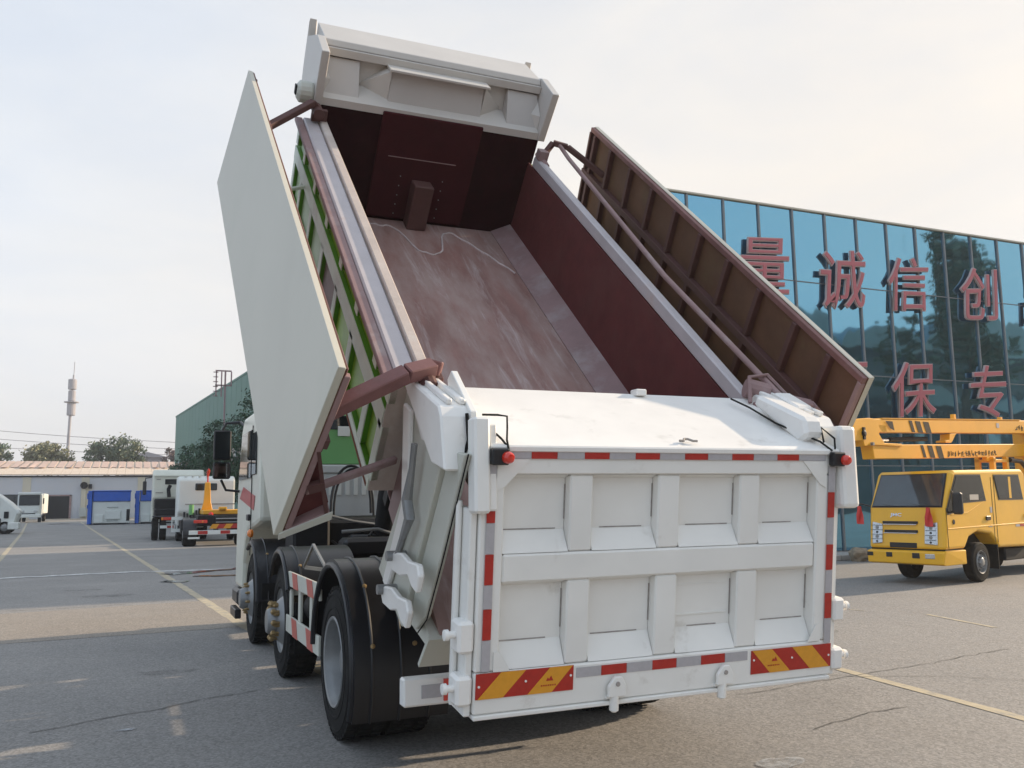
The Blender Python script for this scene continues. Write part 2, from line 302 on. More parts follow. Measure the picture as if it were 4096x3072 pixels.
strip('yellow_line', 'yellow_line', [(-7.4, 98), (-4.84, 60.3), (-1.11, 6.27), (-0.75, 2.0)], 0.15, jitter=0.012)
strip('yellow_line', 'yellow_line', [(-12.3, 98), (-8.51, 54.3), (-6.34, 26.8), (-5.3, 12)], 0.15, jitter=0.012)
strip('yellow_line', 'yellow_line', [(4.6, 10.0), (3.64, 0.25), (3.46, -1.67), (3.2, -4.5)], 0.115, jitter=0.006)
strip('yellow_line', 'yellow_line', [(7.5, 2.75), (7.22, 1.5)], 0.07, jitter=0.006)
strip('yellow_line', 'yellow_line', [(6.95, 3.85), (7.07, 3.45)], 0.04, jitter=0.006)
strip('concrete_seam', 'white_line', [(-12, 17.0), (-5.25, 17.25), (-2.6, 17.6), (0.6, 16.9), (2.5, 16.8)], 0.26, z=0.008, jitter=0.11)
strip('patch', 'light_concrete', [(-30, 96.5), (3, 96.5)], 2.0, jitter=0.3)
for pts, w in (([(-1.75, 16.2), (0.8, 17.6)], 0.45), ([(-1.2, 15.3), (-0.2, 15.0)], 0.3), ([(0.6, 17.3), (2.4, 17.9)], 0.5), ([(-9.3, 86), (-7.0, 85)], 1.6), ([(-1.9, 14.2), (-1.4, 13.9)], 0.35)):
    strip('puddle', 'wet', pts, w, z=0.012, jitter=w*0.3)
def crack(a, b, w=0.012, wob=0.05, z=0.006):
    a = Vector((*a, 0)); b = Vector((*b, 0)); k = max(4, int((b-a).length/0.12)); s = (b-a).normalized(); s = Vector((-s.y, s.x, 0)); pts = []; off = 0
    for i in range(k+1):
        off = off*0.8+random.uniform(-wob, wob); p = a.lerp(b, i/k)+s*off; pts.append((p.x, p.y))
    strip('crack', 'crack', pts, w, z=z, jitter=w*0.35)
# sunlit strip in front of the cab, its warm light painted as browner asphalt
band = MB().add([(-30, 5.2, .003), (-0.3, 6.2, .003), (3.0, 6.4, .003), (3.0, 10.3, .003), (-0.5, 9.9, .003), (-6, 9.3, .003), (-30, 8.3, .003)], [(0, 1, 2, 3, 4, 5, 6)]).build('sunlit_band', 'sunlit_asphalt', kind='structure')
crack((-8, 36), (2, 37.5), 0.05, 0.12); crack((-14, 37), (-5.6, 36), 0.05, 0.1); crack((2.6, 0.6), (6.3, -1.6), 0.008, 0.05)
crack((6.0, 0.4), (2.1, -0.1), 0.010, 0.04); crack((-3.2, 1.2), (-1.5, 1.95), 0.014, 0.03); crack((-3.0, -0.7), (-1.7, -1.2), 0.016, 0.03); crack((0.7, -3.6), (1.4, -2.9), 0.012, 0.03)
crack((-5, 9.8), (-2.6, 9.9), 0.014, 0.05); crack((1.9, -1.2), (3.0, -1.0), 0.010, 0.03)

def blot(x, y, rx, ry, m, z=0.007):
    P = []
    for i in range(26):
        a = 2*math.pi*i/26; k = 1+0.45*noise.noise(Vector((math.cos(a)*1.3+x, math.sin(a)*1.3+y, 1.7))); P.append((x+rx*k*math.cos(a), y+ry*k*math.sin(a), z))
    MB().add(P, [tuple(range(26))]).build('stain', m, kind='structure')
for x, y, rx, ry, m in ((1.15, -1.75, 0.16, 0.10, 'pale_stain'), (-2.55, 0.95, 0.07, 0.03, 'pale_stain'), (-2.9, 11.6, .5, .22, 'dark_stain'), (4.9, 2.2, .5, .3, 'dark_stain'), (6.2, 5.2, .8, .4, 'dark_stain'), (-4.8, 7.4, .3, .16, 'dark_stain'), (2.8, 1.3, .22, .15, 'dark_stain'), (-3.4, 13.0, .35, .12, 'dark_stain'), (1.9, -2.3, .1, .07, 'dark_stain'), (-2.2, 3.2, .3, .12, 'dark_stain')): blot(x, y, rx, ry, m)
def rut(pts, w=0.22):
    for d in (-0.95, 0.95): strip('tyre_mark', 'dark_stain', [(x+d*0.35, y+d) for x, y in pts], w, z=0.0055, jitter=0.02)

# pavement with kerb in front of the glass building
b = MB()
pav = MB().box(9.0, 40, 11.28, 12.19, 0.002, 0.13).build('pavement', 'kerb_stone', bevel=0.02, kind='structure')
for i in range(31):
    kb = MB().box(9.0+i*1.0+0.005, 9.0+(i+1)*1.0-0.005, 11.1, 11.275, 0.002, 0.14).build('kerb', 'kerb_stone', parent=pav, bevel=0.015)

# ------------------------------------------------------------------ wheels
def wheel(parent, c, side, kind='hub', r=0.52, w=0.28, tread=True, name='wheel'):
    """side=-1: outer face towards -X. c = centre of the OUTER face."""
    ax = (side, 0, 0) if not isinstance(side, Vector) else side
    A = Vector(ax)
    t = MB(); rr = r*0.56
    t.lathe([(rr, -w*0.96), (rr*1.03, -w), (r*0.80, -w*1.02), (r*0.94, -w*0.97), (r*0.985, -w*0.88), (r*0.985, -w*0.12), (r*0.94, -w*0.03), (r*0.90, -w*0.005), (r*0.895, w*0.012), (r*0.88, w*0.012), (r*0.875, w*0.0), (r*0.80, w*0.015), (r*0.74, w*0.02), (r*0.735, w*0.035), (r*0.70, w*0.035), (r*0.69, w*0.015), (rr*1.10, 0.01), (rr*1.06, 0), (rr, -0.02*1), (rr, -w*0.96)], c, ax, 40, caps=False)
    if tread:
        e = A.orthogonal().normalized(); gg = A.cross(e); C = Vector(c)
        for k in range(46):
            a = 2*math.pi*k/46; d = e*math.cos(a)+gg*math.sin(a); tn = -e*math.sin(a)+gg*math.cos(a)
            for lo, hi in ((-0.97, -0.72), (-0.66, -0.36), (-0.31, -0.04)):
                sh = 0.5*(1 if lo != -0.66 else -1)*0.012
                q = []
                for rad in (r*0.955, r*1.0):
                    for h, s in ((lo, -1), (hi, -1), (hi, 1), (lo, 1)): q.append(C+A*(h*w)+d*rad+tn*(s*0.022+sh))
                t.hexa(q)
    tyre = t.build(name, 'rubber', parent, smooth=False)
    for p in tyre.data.polygons: p.use_smooth = True
    md = tyre.modifiers.new('edge', 'EDGE_SPLIT'); md.split_angle = R(32)
    rim = MB()
    if kind == 'plain':
        rim.lathe([(rr*1.04, 0.002), (rr*1.02, 0.010), (rr*0.96, 0.004), (rr*0.90, -0.05), (rr*0.78, -0.045), (rr*0.60, -0.015), (rr*0.46, -0.02), (rr*0.40, 0.015), (rr*0.30, 0.03), (0, 0.03)], c, ax, 32, caps=False)
        e = A.orthogonal().normalized(); gg = A.cross(e); hl_ = MB()
        for k in range(6):
            a = 2*math.pi*(k+.5)/6; hl_.lathe([(0.024, 0), (0.024, 0.006), (0, 0.006)], Vector(c)+(e*math.cos(a)+gg*math.sin(a))*rr*0.70-A*0.034, ax, 10)
        hl_.build('vent_holes', 'black_steel', tyre)
    elif kind == 'dual':
        rim.lathe([(rr*1.07, 0.004), (rr*1.05, 0.014), (rr*0.99, 0.008), (rr*0.955, -0.03), (rr*0.92, -0.05), (rr*0.90, -0.15), (rr*0.80, -0.20), (rr*0.62, -0.195), (rr*0.52, -0.17), (rr*0.42, -0.17), (rr*0.40, -0.09), (rr*0.33, -0.06), (0, -0.06)], c, ax, 36, caps=False)
    else:
        rim.lathe([(rr*1.02, 0.0), (rr*1.0, -0.02), (rr*0.93, -0.03), (rr*0.88, -0.06), (rr*0.62, 0.03), (rr*0.52, 0.045), (rr*0.44, 0.045), (rr*0.42, 0.10), (rr*0.36, 0.13), (0, 0.14)], c, ax, 36, caps=False)
    rim.build('rim', 'grey_steel', tyre, smooth=True)
    if kind == 'plain':
        rim2 = None
    nb = MB(); C = Vector(c); e = A.orthogonal().normalized(); gg = A.cross(e)
    for k in range(10):
        a = 2*math.pi*k/10; d = e*math.cos(a)+gg*math.sin(a); h0 = -0.20 if kind == 'dual' else (-0.02 if kind == 'plain' else 0.03)
        nb.lathe([(0.017, h0), (0.017, h0+0.035), (0.008, h0+0.055), (0, h0+0.056)], C+d*rr*(0.50 if kind == 'plain' else 0.56), ax, 6)
    nb.build('wheel_nuts', 'brass' if kind != 'plain' else 'grey_steel', tyre, kind='stuff')
    return tyre

# ------------------------------------------------------------------ THE TIPPER TRUCK
TH = 0.732
BX = Matrix(((1, 0, 0, 0), (0, math.cos(TH), -math.sin(TH), 0), (0, math.sin(TH), math.cos(TH), 0), (0, 0, 0, 1)))   # body frame: x, u along the floor, v away from it
truck = thing('tipper_truck', 'white and green tipper truck with its load body raised and tailgate hanging open', 'truck')

for y, k in ((0.05, 'dual'), (2.48, 'hub'), (4.72, 'hub')):
    wheel(truck, (-1.22, y, 0.52), -1, k); wheel(truck, (1.30 if k == 'dual' else 1.22, y, 0.52), 1, k)
    if k == 'dual':
        wheel(truck, (-0.91, y, 0.52), -1, k, name='inner_wheel'); wheel(truck, (0.99, y, 0.52), 1, k, name='inner_wheel')
    MB().tube([(-0.62, y, 0.52), (-0.25, y, 0.52), (-0.2, y, 0.52), (0.2, y, 0.52), (0.25, y, 0.52), (0.62, y, 0.52)], [0.08, 0.09, 0.17, 0.17, 0.09, 0.08], 16).build('axle', 'black_steel', truck, smooth=True)
for sx in (-1, 1):      # protruding wheel studs of the middle axle
    hub = MB()
    for k in range(10):
        a = 2*math.pi*k/10; p = Vector((sx*1.22, 2.48+0.165*math.cos(a), 0.52+0.165*math.sin(a)))
        hub.lathe([(0.014, 0), (0.014, 0.07), (0.026, 0.07), (0.026, 0.10), (0.0, 0.115)], p, (sx, 0, 0), 8)
    hub.build('stud_ring', 'brass', truck)

ch = MB()
for sx in (-1, 1): ch.box(sx*0.42-0.04, sx*0.42+0.04, -1.55, 6.3, 0.74, 1.0)
chs = ch.build('chassis_frame', 'black_steel', truck, bevel=0.008)
for y in (-1.4, -0.6, 0.7, 1.4, 2.0, 3.2, 3.9): MB().box(-0.38, 0.38, y-0.05, y+0.05, 0.78, 0.97).build('cross_member', 'black_steel', chs)
for sx in (-1, 1):
    lf = MB()
    for k in range(7): lf.box(sx*0.52-0.045, sx*0.52+0.045, 0.05-0.7+k*0.07, 0.05+0.7-k*0.07, 0.60+k*0.022, 0.618+k*0.022)
    lf.build('leaf_spring', 'black_steel', chs)
# tanks, hydraulics and boxes between cab and body
MB().box(-0.95, -0.55, 3.45, 4.0, 0.95, 1.55).build('hydraulic_tank', 'black_steel', truck, bevel=0.03)
MB().box(0.5, 1.1, 3.3, 3.95, 0.55, 1.3).build('battery_box', 'black_steel', truck, bevel=0.03)
MB().box(-0.38, 0.40, 3.2, 3.35, 1.02, 1.28).build('valve_block', 'black_plastic', truck, bevel=0.02)
MB().box(-0.60, 0.40, 2.55, 2.85, 1.08, 1.27).build('valve_cover', 'black_plastic', truck, bevel=0.04)
MB().box(-0.55, 1.0, 3.65, 4.28, 0.55, 1.44).build('gearbox', 'black_steel', truck, bevel=0.04)
MB().box(0.5, 1.15, 0.80, 1.85, 0.42, 1.02).build('fuel_tank_or_added_box', 'black_steel', truck, bevel=0.05)  # far-side box, added to stop sunlight passing under the chassis
MB().box(-0.36, 0.36, -0.5, 3.0, 0.70, 0.735).build('belly_plate', 'black_steel', truck)
MB().tube([(-1.0, 1.05, 0.72), (-1.0, 1.72, 0.72)], 0.14, 16).build('air_tank', 'black_steel', truck, smooth=True)
MB().tube([(-0.7, 1.1, 0.98), (-0.72, 1.9, 0.98)], 0.11, 16).build('air_tank', 'black_steel', truck, smooth=True)
pp = MB()
for i in range(9):
    x = -0.55+i*0.12; z = 1.05+random.random()*0.25
    pp.tube([(x, 2.9+random.random()*0.5, z), (x+0.1, 3.3, z+0.08), (x+0.05, 3.8, z+random.uniform(-.1, .2)), (x, 4.2, z+0.1)], 0.014, 6)
pp.build('hose_bundle', 'black_plastic', truck)
al = MB(); al.tube([(-0.45, 2.95, 1.15), (-0.2, 3.0, 1.2), (0.1, 3.0, 1.17), (0.3, 3.05, 1.2)], 0.02, 8)
al.tube([(-0.5, 3.1, 1.32), (-0.1, 3.12, 1.34), (0.2, 3.15, 1.24)], 0.018, 8); al.tube([(-.62, 3.4, 1.5), (-.3, 3.4, 1.42), (.1, 3.45, 1.36)], .015, 8)
al.build('metal_pipe', 'grey_steel', truck, smooth=True)
hs = []
for i in range(17):
    t = i/16; a = math.pi*t; hs.append((-0.185-0.24*math.cos(a), 4.05, 1.50+0.56*math.sin(a)**0.8))
MB().tube(hs, 0.016, 8).build('air_hose', 'black_plastic', truck, smooth=True)
hs = [(x+0.05, 4.12, z-0.03) for x, y, z in hs]
MB().tube(hs, 0.014, 8).build('air_hose', 'black_plastic', truck, smooth=True)

# mudguards
def fender(y, a0, a1, rad=0.62, x0=-1.24, x1=-0.60, zc=0.53, lines=0):
    m = MB(); n = 18; vs = []
    for i in range(n+1):
        a = R(a0+(a1-a0)*i/n)
        for rr in (rad, rad+0.022): vs += [(x0, y+rr*math.cos(a), zc+rr*math.sin(a)), (x1, y+rr*math.cos(a), zc+rr*math.sin(a))]
    fs = []
    for i in range(n):
        o = i*4; p = o+4; fs += [(o, p, p+1, o+1), (o+2, o+3, p+3, p+2), (o, o+2, p+2, p), (o+1, p+1, p+3, o+3)]
    fs += [(0, 1, 3, 2), (4*n, 4*n+2, 4*n+3, 4*n+1)]; m.add(vs, fs)
    f = m.build('mudguard', 'black_plastic', truck, smooth=True)
    lip = MB(); q = []
    for i in range(n+1):
        a = R(a0+(a1-a0)*i/n); q.append((x0-(0.004 if x0 < 0 else -0.004), y+(rad-0.02)*math.cos(a), zc+(rad-0.02)*math.sin(a)))
    lip.tube(q, 0.022, 8).build('mudguard_lip', 'black_plastic', f, smooth=True)
    for k in range(lines):
        x = x0+(x1-x0)*(0.18+0.3*k); q = []
        for i in range(n+1):
            a = R(a0+(a1-a0)*i/n); q.append((x, y+(rad+0.026)*math.cos(a), zc+(rad+0.026)*math.sin(a)))
        MB().tube(q, 0.010, 6).build('mudguard_ridge', 'black_plastic', f, smooth=True)
    bt = MB()
    for a in (60, 130, 165):
        for x in (x0+0.12, x0+0.4):
            bt.lathe([(0.016, 0), (0.016, 0.014), (0, 0.018)], (x, y+(rad+0.02)*math.cos(R(a)), zc+(rad+0.02)*math.sin(R(a))), (0, math.cos(R(a)), math.sin(R(a))), 8)
    bt.build('bolt', 'brass', f)
    return f
fender(0.05, 2, 205, rad=0.68, lines=3); fender(2.48, 35, 150, rad=0.66, lines=1); fender(4.62, 60, 178, rad=0.66, lines=1)
for a in (0.05, 2.48, 4.62):
    fender(a, 20, 178, rad=0.66, x0=1.24, x1=0.60)
MB().box(-1.2, -0.62, 3.94, 3.965, 0.30, 0.75).build('mud_flap', 'rubber', truck, bevel=0.004)
MB().box(-1.2, -0.62, 1.80, 1.82, 0.30, 0.75).build('mud_flap', 'rubber', truck, bevel=0.004)
fb = MB(); fb.bar((-1.1, 0.6, 1.13), (-0.45, 1.3, 0.95), 0.03); fb.bar((-1.15, 0.72, 1.12), (-1.15, 1.25, 1.28), 0.02); fb.bar((-1.15, 1.25, 1.28), (-1.1, 1.95, 1.05), 0.02); fb.bar((-1.1, 1.9, 1.05), (-0.45, 1.6, 0.95), 0.03)
fb.build('mudguard_stay', 'grey_steel', truck)

# side guard with red blocks
for sx in (-1, 1):
    gd = MB()
    for z0, z1 in ((0.885, 1.015), (0.475, 0.625)): gd.box(sx*1.22-0.012, sx*1.22+0.012, 0.56, 2.08, z0, z1)
    for y in (1.98, 1.52, 1.0): gd.box(sx*1.20-0.012, sx*1.20+0.012, y-0.05, y+0.05, 0.62, 0.89)
    for y in (1.98, 0.75): gd.box(min(sx*1.19, sx*0.45), max(sx*1.19, sx*0.45), y-0.03, y+0.03, 0.80, 0.86)
    gdo = gd.build('side_guard', 'dusty_white', truck, bevel=0.004)
    for zc, hh in ((0.95, 0.065), (0.55, 0.075)):
        for y in (1.62, 0.93):
            MB().prism([(sx*1.233, y+0.16, zc+hh), (sx*1.233, y-0.08, zc+hh), (sx*1.233, y-0.16, zc-hh), (sx*1.233, y+0.08, zc-hh)], (sx*0.003, 0, 0)).build('red_block', 'tape_red_faded', gdo)

# rear bumper ends, beside the wheels
for sx in (-1, 1):
    bb = MB().box(min(sx*1.2, sx*0.55), max(sx*1.2, sx*0.55), -1.6, -1.52, 0.535, 0.685).build('rear_bumper', 'white_paint', truck, bevel=0.01)
    MB().box(min(sx*1.10, sx*0.985), max(sx*1.10, sx*0.985), -1.604, -1.601, 0.575, 0.645).build('reflector_strip', 'tape_silver', bb)
    MB().box(min(sx*0.975, sx*0.90), max(sx*0.975, sx*0.90), -1.615, -1.601, 0.555, 0.67).build('tail_lamp', 'lamp_red', bb)
MB().bar((-0.42, -1.5, 0.8), (-0.42, -1.55, 0.6), 0.08).bar((0.42, -1.5, 0.8), (0.42, -1.55, 0.6), 0.08).build('bumper_bracket', 'black_steel', truck)

# cab
cp = [(4.33, 1.42), (4.33, 2.70), (4.40, 2.78), (6.05, 2.78), (6.28, 2.62), (6.60, 1.85), (6.64, 0.74), (6.62, 0.52), (5.92, 0.52), (5.88, 0.85), (5.70, 1.12), (5.42, 1.30), (4.72, 1.36)]
cab = MB().px(cp, -1.2, 1.2).build('cab', 'cab_white', truck, bevel=0.05, seg=2)
rf = MB().prism([(-1.05, 4.45, 2.78), (-1.05, 5.95, 2.78), (-1.0, 5.6, 3.0), (-0.98, 4.55, 3.02)], (2.05, 0, 0)).build('roof_fairing', 'cab_white', cab, bevel=0.05, seg=2)
MB().box(-0.97, 0.97, 4.312, 4.329, 2.09, 2.70).build('rear_panel', 'cab_green', cab, bevel=0.01)
MB().box(-0.98, -0.14, 4.300, 4.311, 2.51, 2.68).build('rear_window', 'dark_glass', cab, bevel=0.02)
MB().box(-0.30, -0.15, 4.292, 4.299, 2.43, 2.55).build('white_plate', 'far_white', cab, bevel=0.004)
MB().box(-0.97, 0.97, 4.28, 4.328, 1.98, 2.08).build('rear_beam', 'cab_grey', cab, bevel=0.015)
MB().box(-0.97, 0.97, 4.300, 4.328, 1.46, 1.975).build('rear_lower_panel', 'cab_grey', cab, bevel=0.01)
for i in range(16):
    MB().box(-0.80+i*0.1, -0.80+i*0.1+0.05, 4.284, 4.299, 1.72, 1.93).build('louvre', 'far_white', cab)
MB().box(-1.218, -1.203, 4.62, 4.98, 1.98, 2.50).build('quarter_window', 'dark_glass', cab, bevel=0.01)
MB().prism([(-1.203, 5.08, 1.95), (-1.203, 5.08, 2.55), (-1.203, 6.02, 2.55), (-1.203, 6.38, 1.95)], (-0.015, 0, 0)).build('side_window', 'dark_glass', cab)
MB().box(-1.212, -1.203, 5.02, 5.035, 1.0, 2.6).build('door_seam', 'black_steel', cab)
MB().prism([(-1.203, 4.7, 1.72), (-1.203, 5.9, 1.85), (-1.203, 6.3, 1.70), (-1.203, 4.8, 1.55)], (-0.004, 0, 0)).build('red_stripe', 'cab_red', cab)
MB().box(-1.235, -1.203, 5.1, 5.3, 1.42, 1.50).build('door_handle', 'black_plastic', cab, bevel=0.01)
MB().lathe([(0.05, 0), (0.05, 0.03), (0.03, 0.05), (0, 0.055)], (-1.20, 4.95, 1.27), (-1, -0.3, 0), 12).build('side_lamp', 'lamp_orange', cab, smooth=True)
MB().box(-1.23, 1.23, 6.1, 6.72, 0.28, 0.50).build('front_bumper', 'black_plastic', cab, bevel=0.04)
MB().box(-1.27, -1.19, 5.92, 6.5, 0.14, 0.26).build('step', 'black_plastic', cab, bevel=0.01)
MB().px([(6.30, 2.58), (6.315, 2.585), (6.59, 1.9), (6.57, 1.88)], -1.05, 1.05).build('windscreen', 'dark_glass', cab)
for sx in (-1, 1):
    mi = MB(); mi.box(sx*1.565-0.0, sx*1.565+0.02, 6.25, 6.36, 2.22, 2.64) if False else None
    xa, xb = sorted((sx*1.56, sx*1.33))
    mh = MB().box(xa, xb, 6.36, 6.44, 2.23, 2.64).build('mirror', 'black_plastic', cab, bevel=0.02)
    MB().box(xa+0.015, xb-0.015, 6.352, 6.359, 2.25, 2.62).build('mirror_glass', 'mirror_glass', mh) if False else None
    MB().box(xa+0.015, xb-0.015, 6.350, 6.359, 2.25, 2.62).build('lens', 'dark_glass', cab)
    MB().box(xa, xb, 6.36, 6.44, 1.97, 2.20).build('mirror', 'black_plastic', cab, bevel=0.02)
    MB().box(xa+0.015, xb-0.015, 6.350, 6.359, 1.99, 2.18).build('lens', 'mirror_glass', cab)
    MB().tube([(sx*1.18, 6.1, 2.68), (sx*1.22, 6.3, 2.75), (sx*1.40, 6.4, 2.74), (sx*1.45, 6.4, 2.64)], 0.02, 8).build('mirror_arm', 'black_plastic', cab, smooth=True); MB().tube([(sx*1.2, 6.4, 1.80), (sx*1.38, 6.42, 1.82), (sx*1.45, 6.4, 1.96)], 0.018, 8).build('mirror_arm', 'black_plastic', cab, smooth=True)

# ---- load body (tilted)
body = thing('x', 'x', 'x'); bpy.data.objects.remove(body)
U0, U1 = -0.45, 4.62
bd = MB(BX)
skin = MB(BX).box(-1.240, -1.085, 0.305, U1, 2.06, 2.78).build('load_body', 'green_paint', truck)
def bpart(name, m, fn, bevel=0.0, **k):
    b = MB(BX); fn(b); return b.build(name, m, skin, bevel=bevel, **k)
bpart('inner_wall', 'primer', lambda b: b.box(-1.083, -1.065, -0.45, 4.60, 1.86, 2.78))
bpart('right_wall', 'primer', lambda b: b.box(1.065, 1.085, -0.45, 4.60, 1.86, 2.72))
bpart('right_wall_skin', 'green_paint', lambda b: b.box(1.087, 1.140, 0.305, U1, 2.06, 2.70))
bpart('floor', 'worn_floor', lambda b: b.box(-1.06, 0.86, -0.72, 4.62, 1.82, 1.90))
bpart('floor_side_strip', 'primer_light', lambda b: b.hexa([(0.863, -0.72, 1.84), (1.08, -0.72, 1.95), (1.08, 4.62, 1.95), (0.863, 4.62, 1.84), (0.863, -0.72, 1.905), (1.063, -0.72, 2.01), (1.063, 4.62, 2.01), (0.863, 4.62, 1.905)]))
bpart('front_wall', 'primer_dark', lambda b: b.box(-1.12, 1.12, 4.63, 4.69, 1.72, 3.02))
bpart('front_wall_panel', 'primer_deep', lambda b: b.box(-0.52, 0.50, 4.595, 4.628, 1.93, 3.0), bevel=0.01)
bpart('hoist_cover', 'primer_rib', lambda b: b.box(-0.12, 0.08, 4.42, 4.594, 1.902, 2.37), bevel=0.008)
bpart('weld_seam', 'primer_light', lambda b: b.box(-0.40, 0.30, 4.588, 4.594, 2.575, 2.583))
bt = MB(BX)
for i in range(5):
    for x in (-0.24, 0.20): bt.lathe([(0.006, 0), (0.006, 0.006), (0, 0.008)], (x, 4.592, 1.99+i*0.10), (0, -1, 0), 8)
bt.build('rivet', 'grey_steel', skin, kind='stuff')
# poured/welded bead around the hoist seat on the floor
bead = []
for i in range(40):
    t = i/39; x = -0.62+1.45*t
    u = 4.45-0.55*math.exp(-((x-0.02)/0.20)**4)-1.9*max(0, (x-0.36))**1.15+0.02*math.sin(i*1.7)
    bead.append((x, u, 1.904))
MB(BX).tube(bead, 0.009, 6).build('floor_weld', 'weld_pale', skin)
def lattice(sx):       # deep cross ribs and one long rib, capped in pale paint, with painted fields between them
    X0, X1 = (-1.242, -1.287) if sx < 0 else (1.142, 1.175); VT = 2.77 if sx < 0 else 2.69
    def rib(u0, u1, v0, v1, v2=None, v3=None):
        v2 = v0 if v2 is None else v2; v3 = v1 if v3 is None else v3
        def slab(b, xa, xb, e): b.hexa([(xa, u0+e, v0+e), (xb, u0+e, v0+e), (xb, u1-e, v2+e), (xa, u1-e, v2+e), (xa, u0+e, v1-e), (xb, u0+e, v1-e), (xb, u1-e, v3-e), (xa, u1-e, v3-e)])
        b = MB(BX); slab(b, X0, X1-sx*0.008, 0.003); o = b.build('rib', 'rib_green', skin)
        b = MB(BX); slab(b, X1-sx*0.0078, X1, 0.0); b.build('rib_cap', 'rib_paint', skin, bevel=0.002)
    rib(0.32, U1, 2.455, 2.595, 2.415, 2.545)
    rib(0.32, U1, 2.00, 2.09)
    cr = [4.55, 4.06, 3.38, 2.69, 1.99, 1.34, 0.70, 0.34]
    for u in cr:
        m = 2.46+(0.09-(u-.32)/4.3*0.09)*0.9
        rib(u-0.05, u+0.05, 2.095, m-0.045); rib(u-0.05, u+0.05, m+0.115, VT)
    up_ = ['pale_green', 'pale_green', 'pale_green', 'green_paint', 'green_paint', 'primer_light', 'primer_light']
    lo_ = ['pale_green', 'pale_green', 'pale_green', 'primer_light', 'green_paint', 'green_paint', 'green_paint']
    for k in range(7):
        a, c = cr[k+1]+0.05, cr[k]-0.05; m = 2.455+0.08*(1-((a+c)/2-.32)/4.3)
        for mt, v0, v1 in ((up_[k], m+0.10, VT-0.005), (lo_[k], 2.095, m)):
            bpart('side_field', mt, lambda b: b.box(*sorted((X0, X0+sx*0.006)), a, c, v0, v1))
lattice(-1); lattice(1)
for sx in (-1, 1):
    bpart('lower_skin', 'primer_light', lambda b: b.prism([(sx*1.189, 2.05, 0), (sx*1.087, 2.05, 0), (sx*1.087, 1.80, 0), (sx*0.95, 1.70, 0), (sx*1.02, 1.70, 0), (sx*1.189, 1.92, 0)] and [(sx*x, 0.35, v) for x, v in ((1.139, 2.055), (1.09, 2.055), (1.09, 1.83), (0.95, 1.70), (1.02, 1.70), (1.139, 1.95))], (0, 4.25, 0)))
    bpart('rust_edge', 'rust', lambda b: b.box(*((-1.290, -1.2875) if sx < 0 else (1.1755, 1.178)), 0.35, 1.6, 2.005, 2.03))
bpart('end_plate', 'rail_tan', lambda b: b.box(-1.286, -1.09, 0.293, 0.304, 2.02, 2.77))
bpart('end_plate', 'rail_tan', lambda b: b.box(1.09, 1.175, 0.293, 0.304, 2.02, 2.70))
bpart('primed_wall', 'primer_light', lambda b: b.box(-1.128, -1.09, -0.40, 0.30, 1.86, 2.76))
bpart('primed_wall', 'primer_light', lambda b: b.box(1.09, 1.128, -0.40, 0.30, 1.86, 2.76))
# rails
bpart('top_rail', 'rail_white', lambda b: b.box(-1.255, -1.125, 0.30, 4.60, 2.785, 2.825), bevel=0.012)
bpart('rail_flange', 'primer_light', lambda b: b.box(-1.325, -1.258, 0.32, 4.62, 2.772, 2.812), bevel=0.005)
bpart('rail_lip', 'rail_tan', lambda b: b.box(-1.122, -1.05, 0.22, 4.60, 2.785, 2.85), bevel=0.008)
bpart('top_rail', 'rail_white', lambda b: b.box(1.066, 1.145, 0.20, 4.50, 2.722, 2.83), bevel=0.012)
bpart('underframe', 'black_steel', lambda b: (b.box(-0.50, -0.38, -0.4, 4.5, 1.50, 1.80), b.box(0.38, 0.50, -0.4, 4.5, 1.50, 1.80)))
for i in range(12): bpart('floor_beam', 'black_steel', lambda b: b.box(-1.08, 1.08, 0.1+i*0.4, 0.18+i*0.4, 1.70, 1.815))
# hoist ram from chassis to body front
a = BX @ Vector((0, 4.35, 1.65))
MB().tube([(0, 3.35, 1.05), (0, 3.35+(a.y-3.35)*0.45, 1.05+(a.z-1.05)*0.45)], 0.11, 20).build('hoist_ram', 'black_steel', truck, smooth=True)
MB().tube([(0, 3.35+(a.y-3.35)*0.44, 1.05+(a.z-1.05)*0.44), tuple(a)], 0.075, 20).build('hoist_rod', 'chrome', truck, smooth=True)

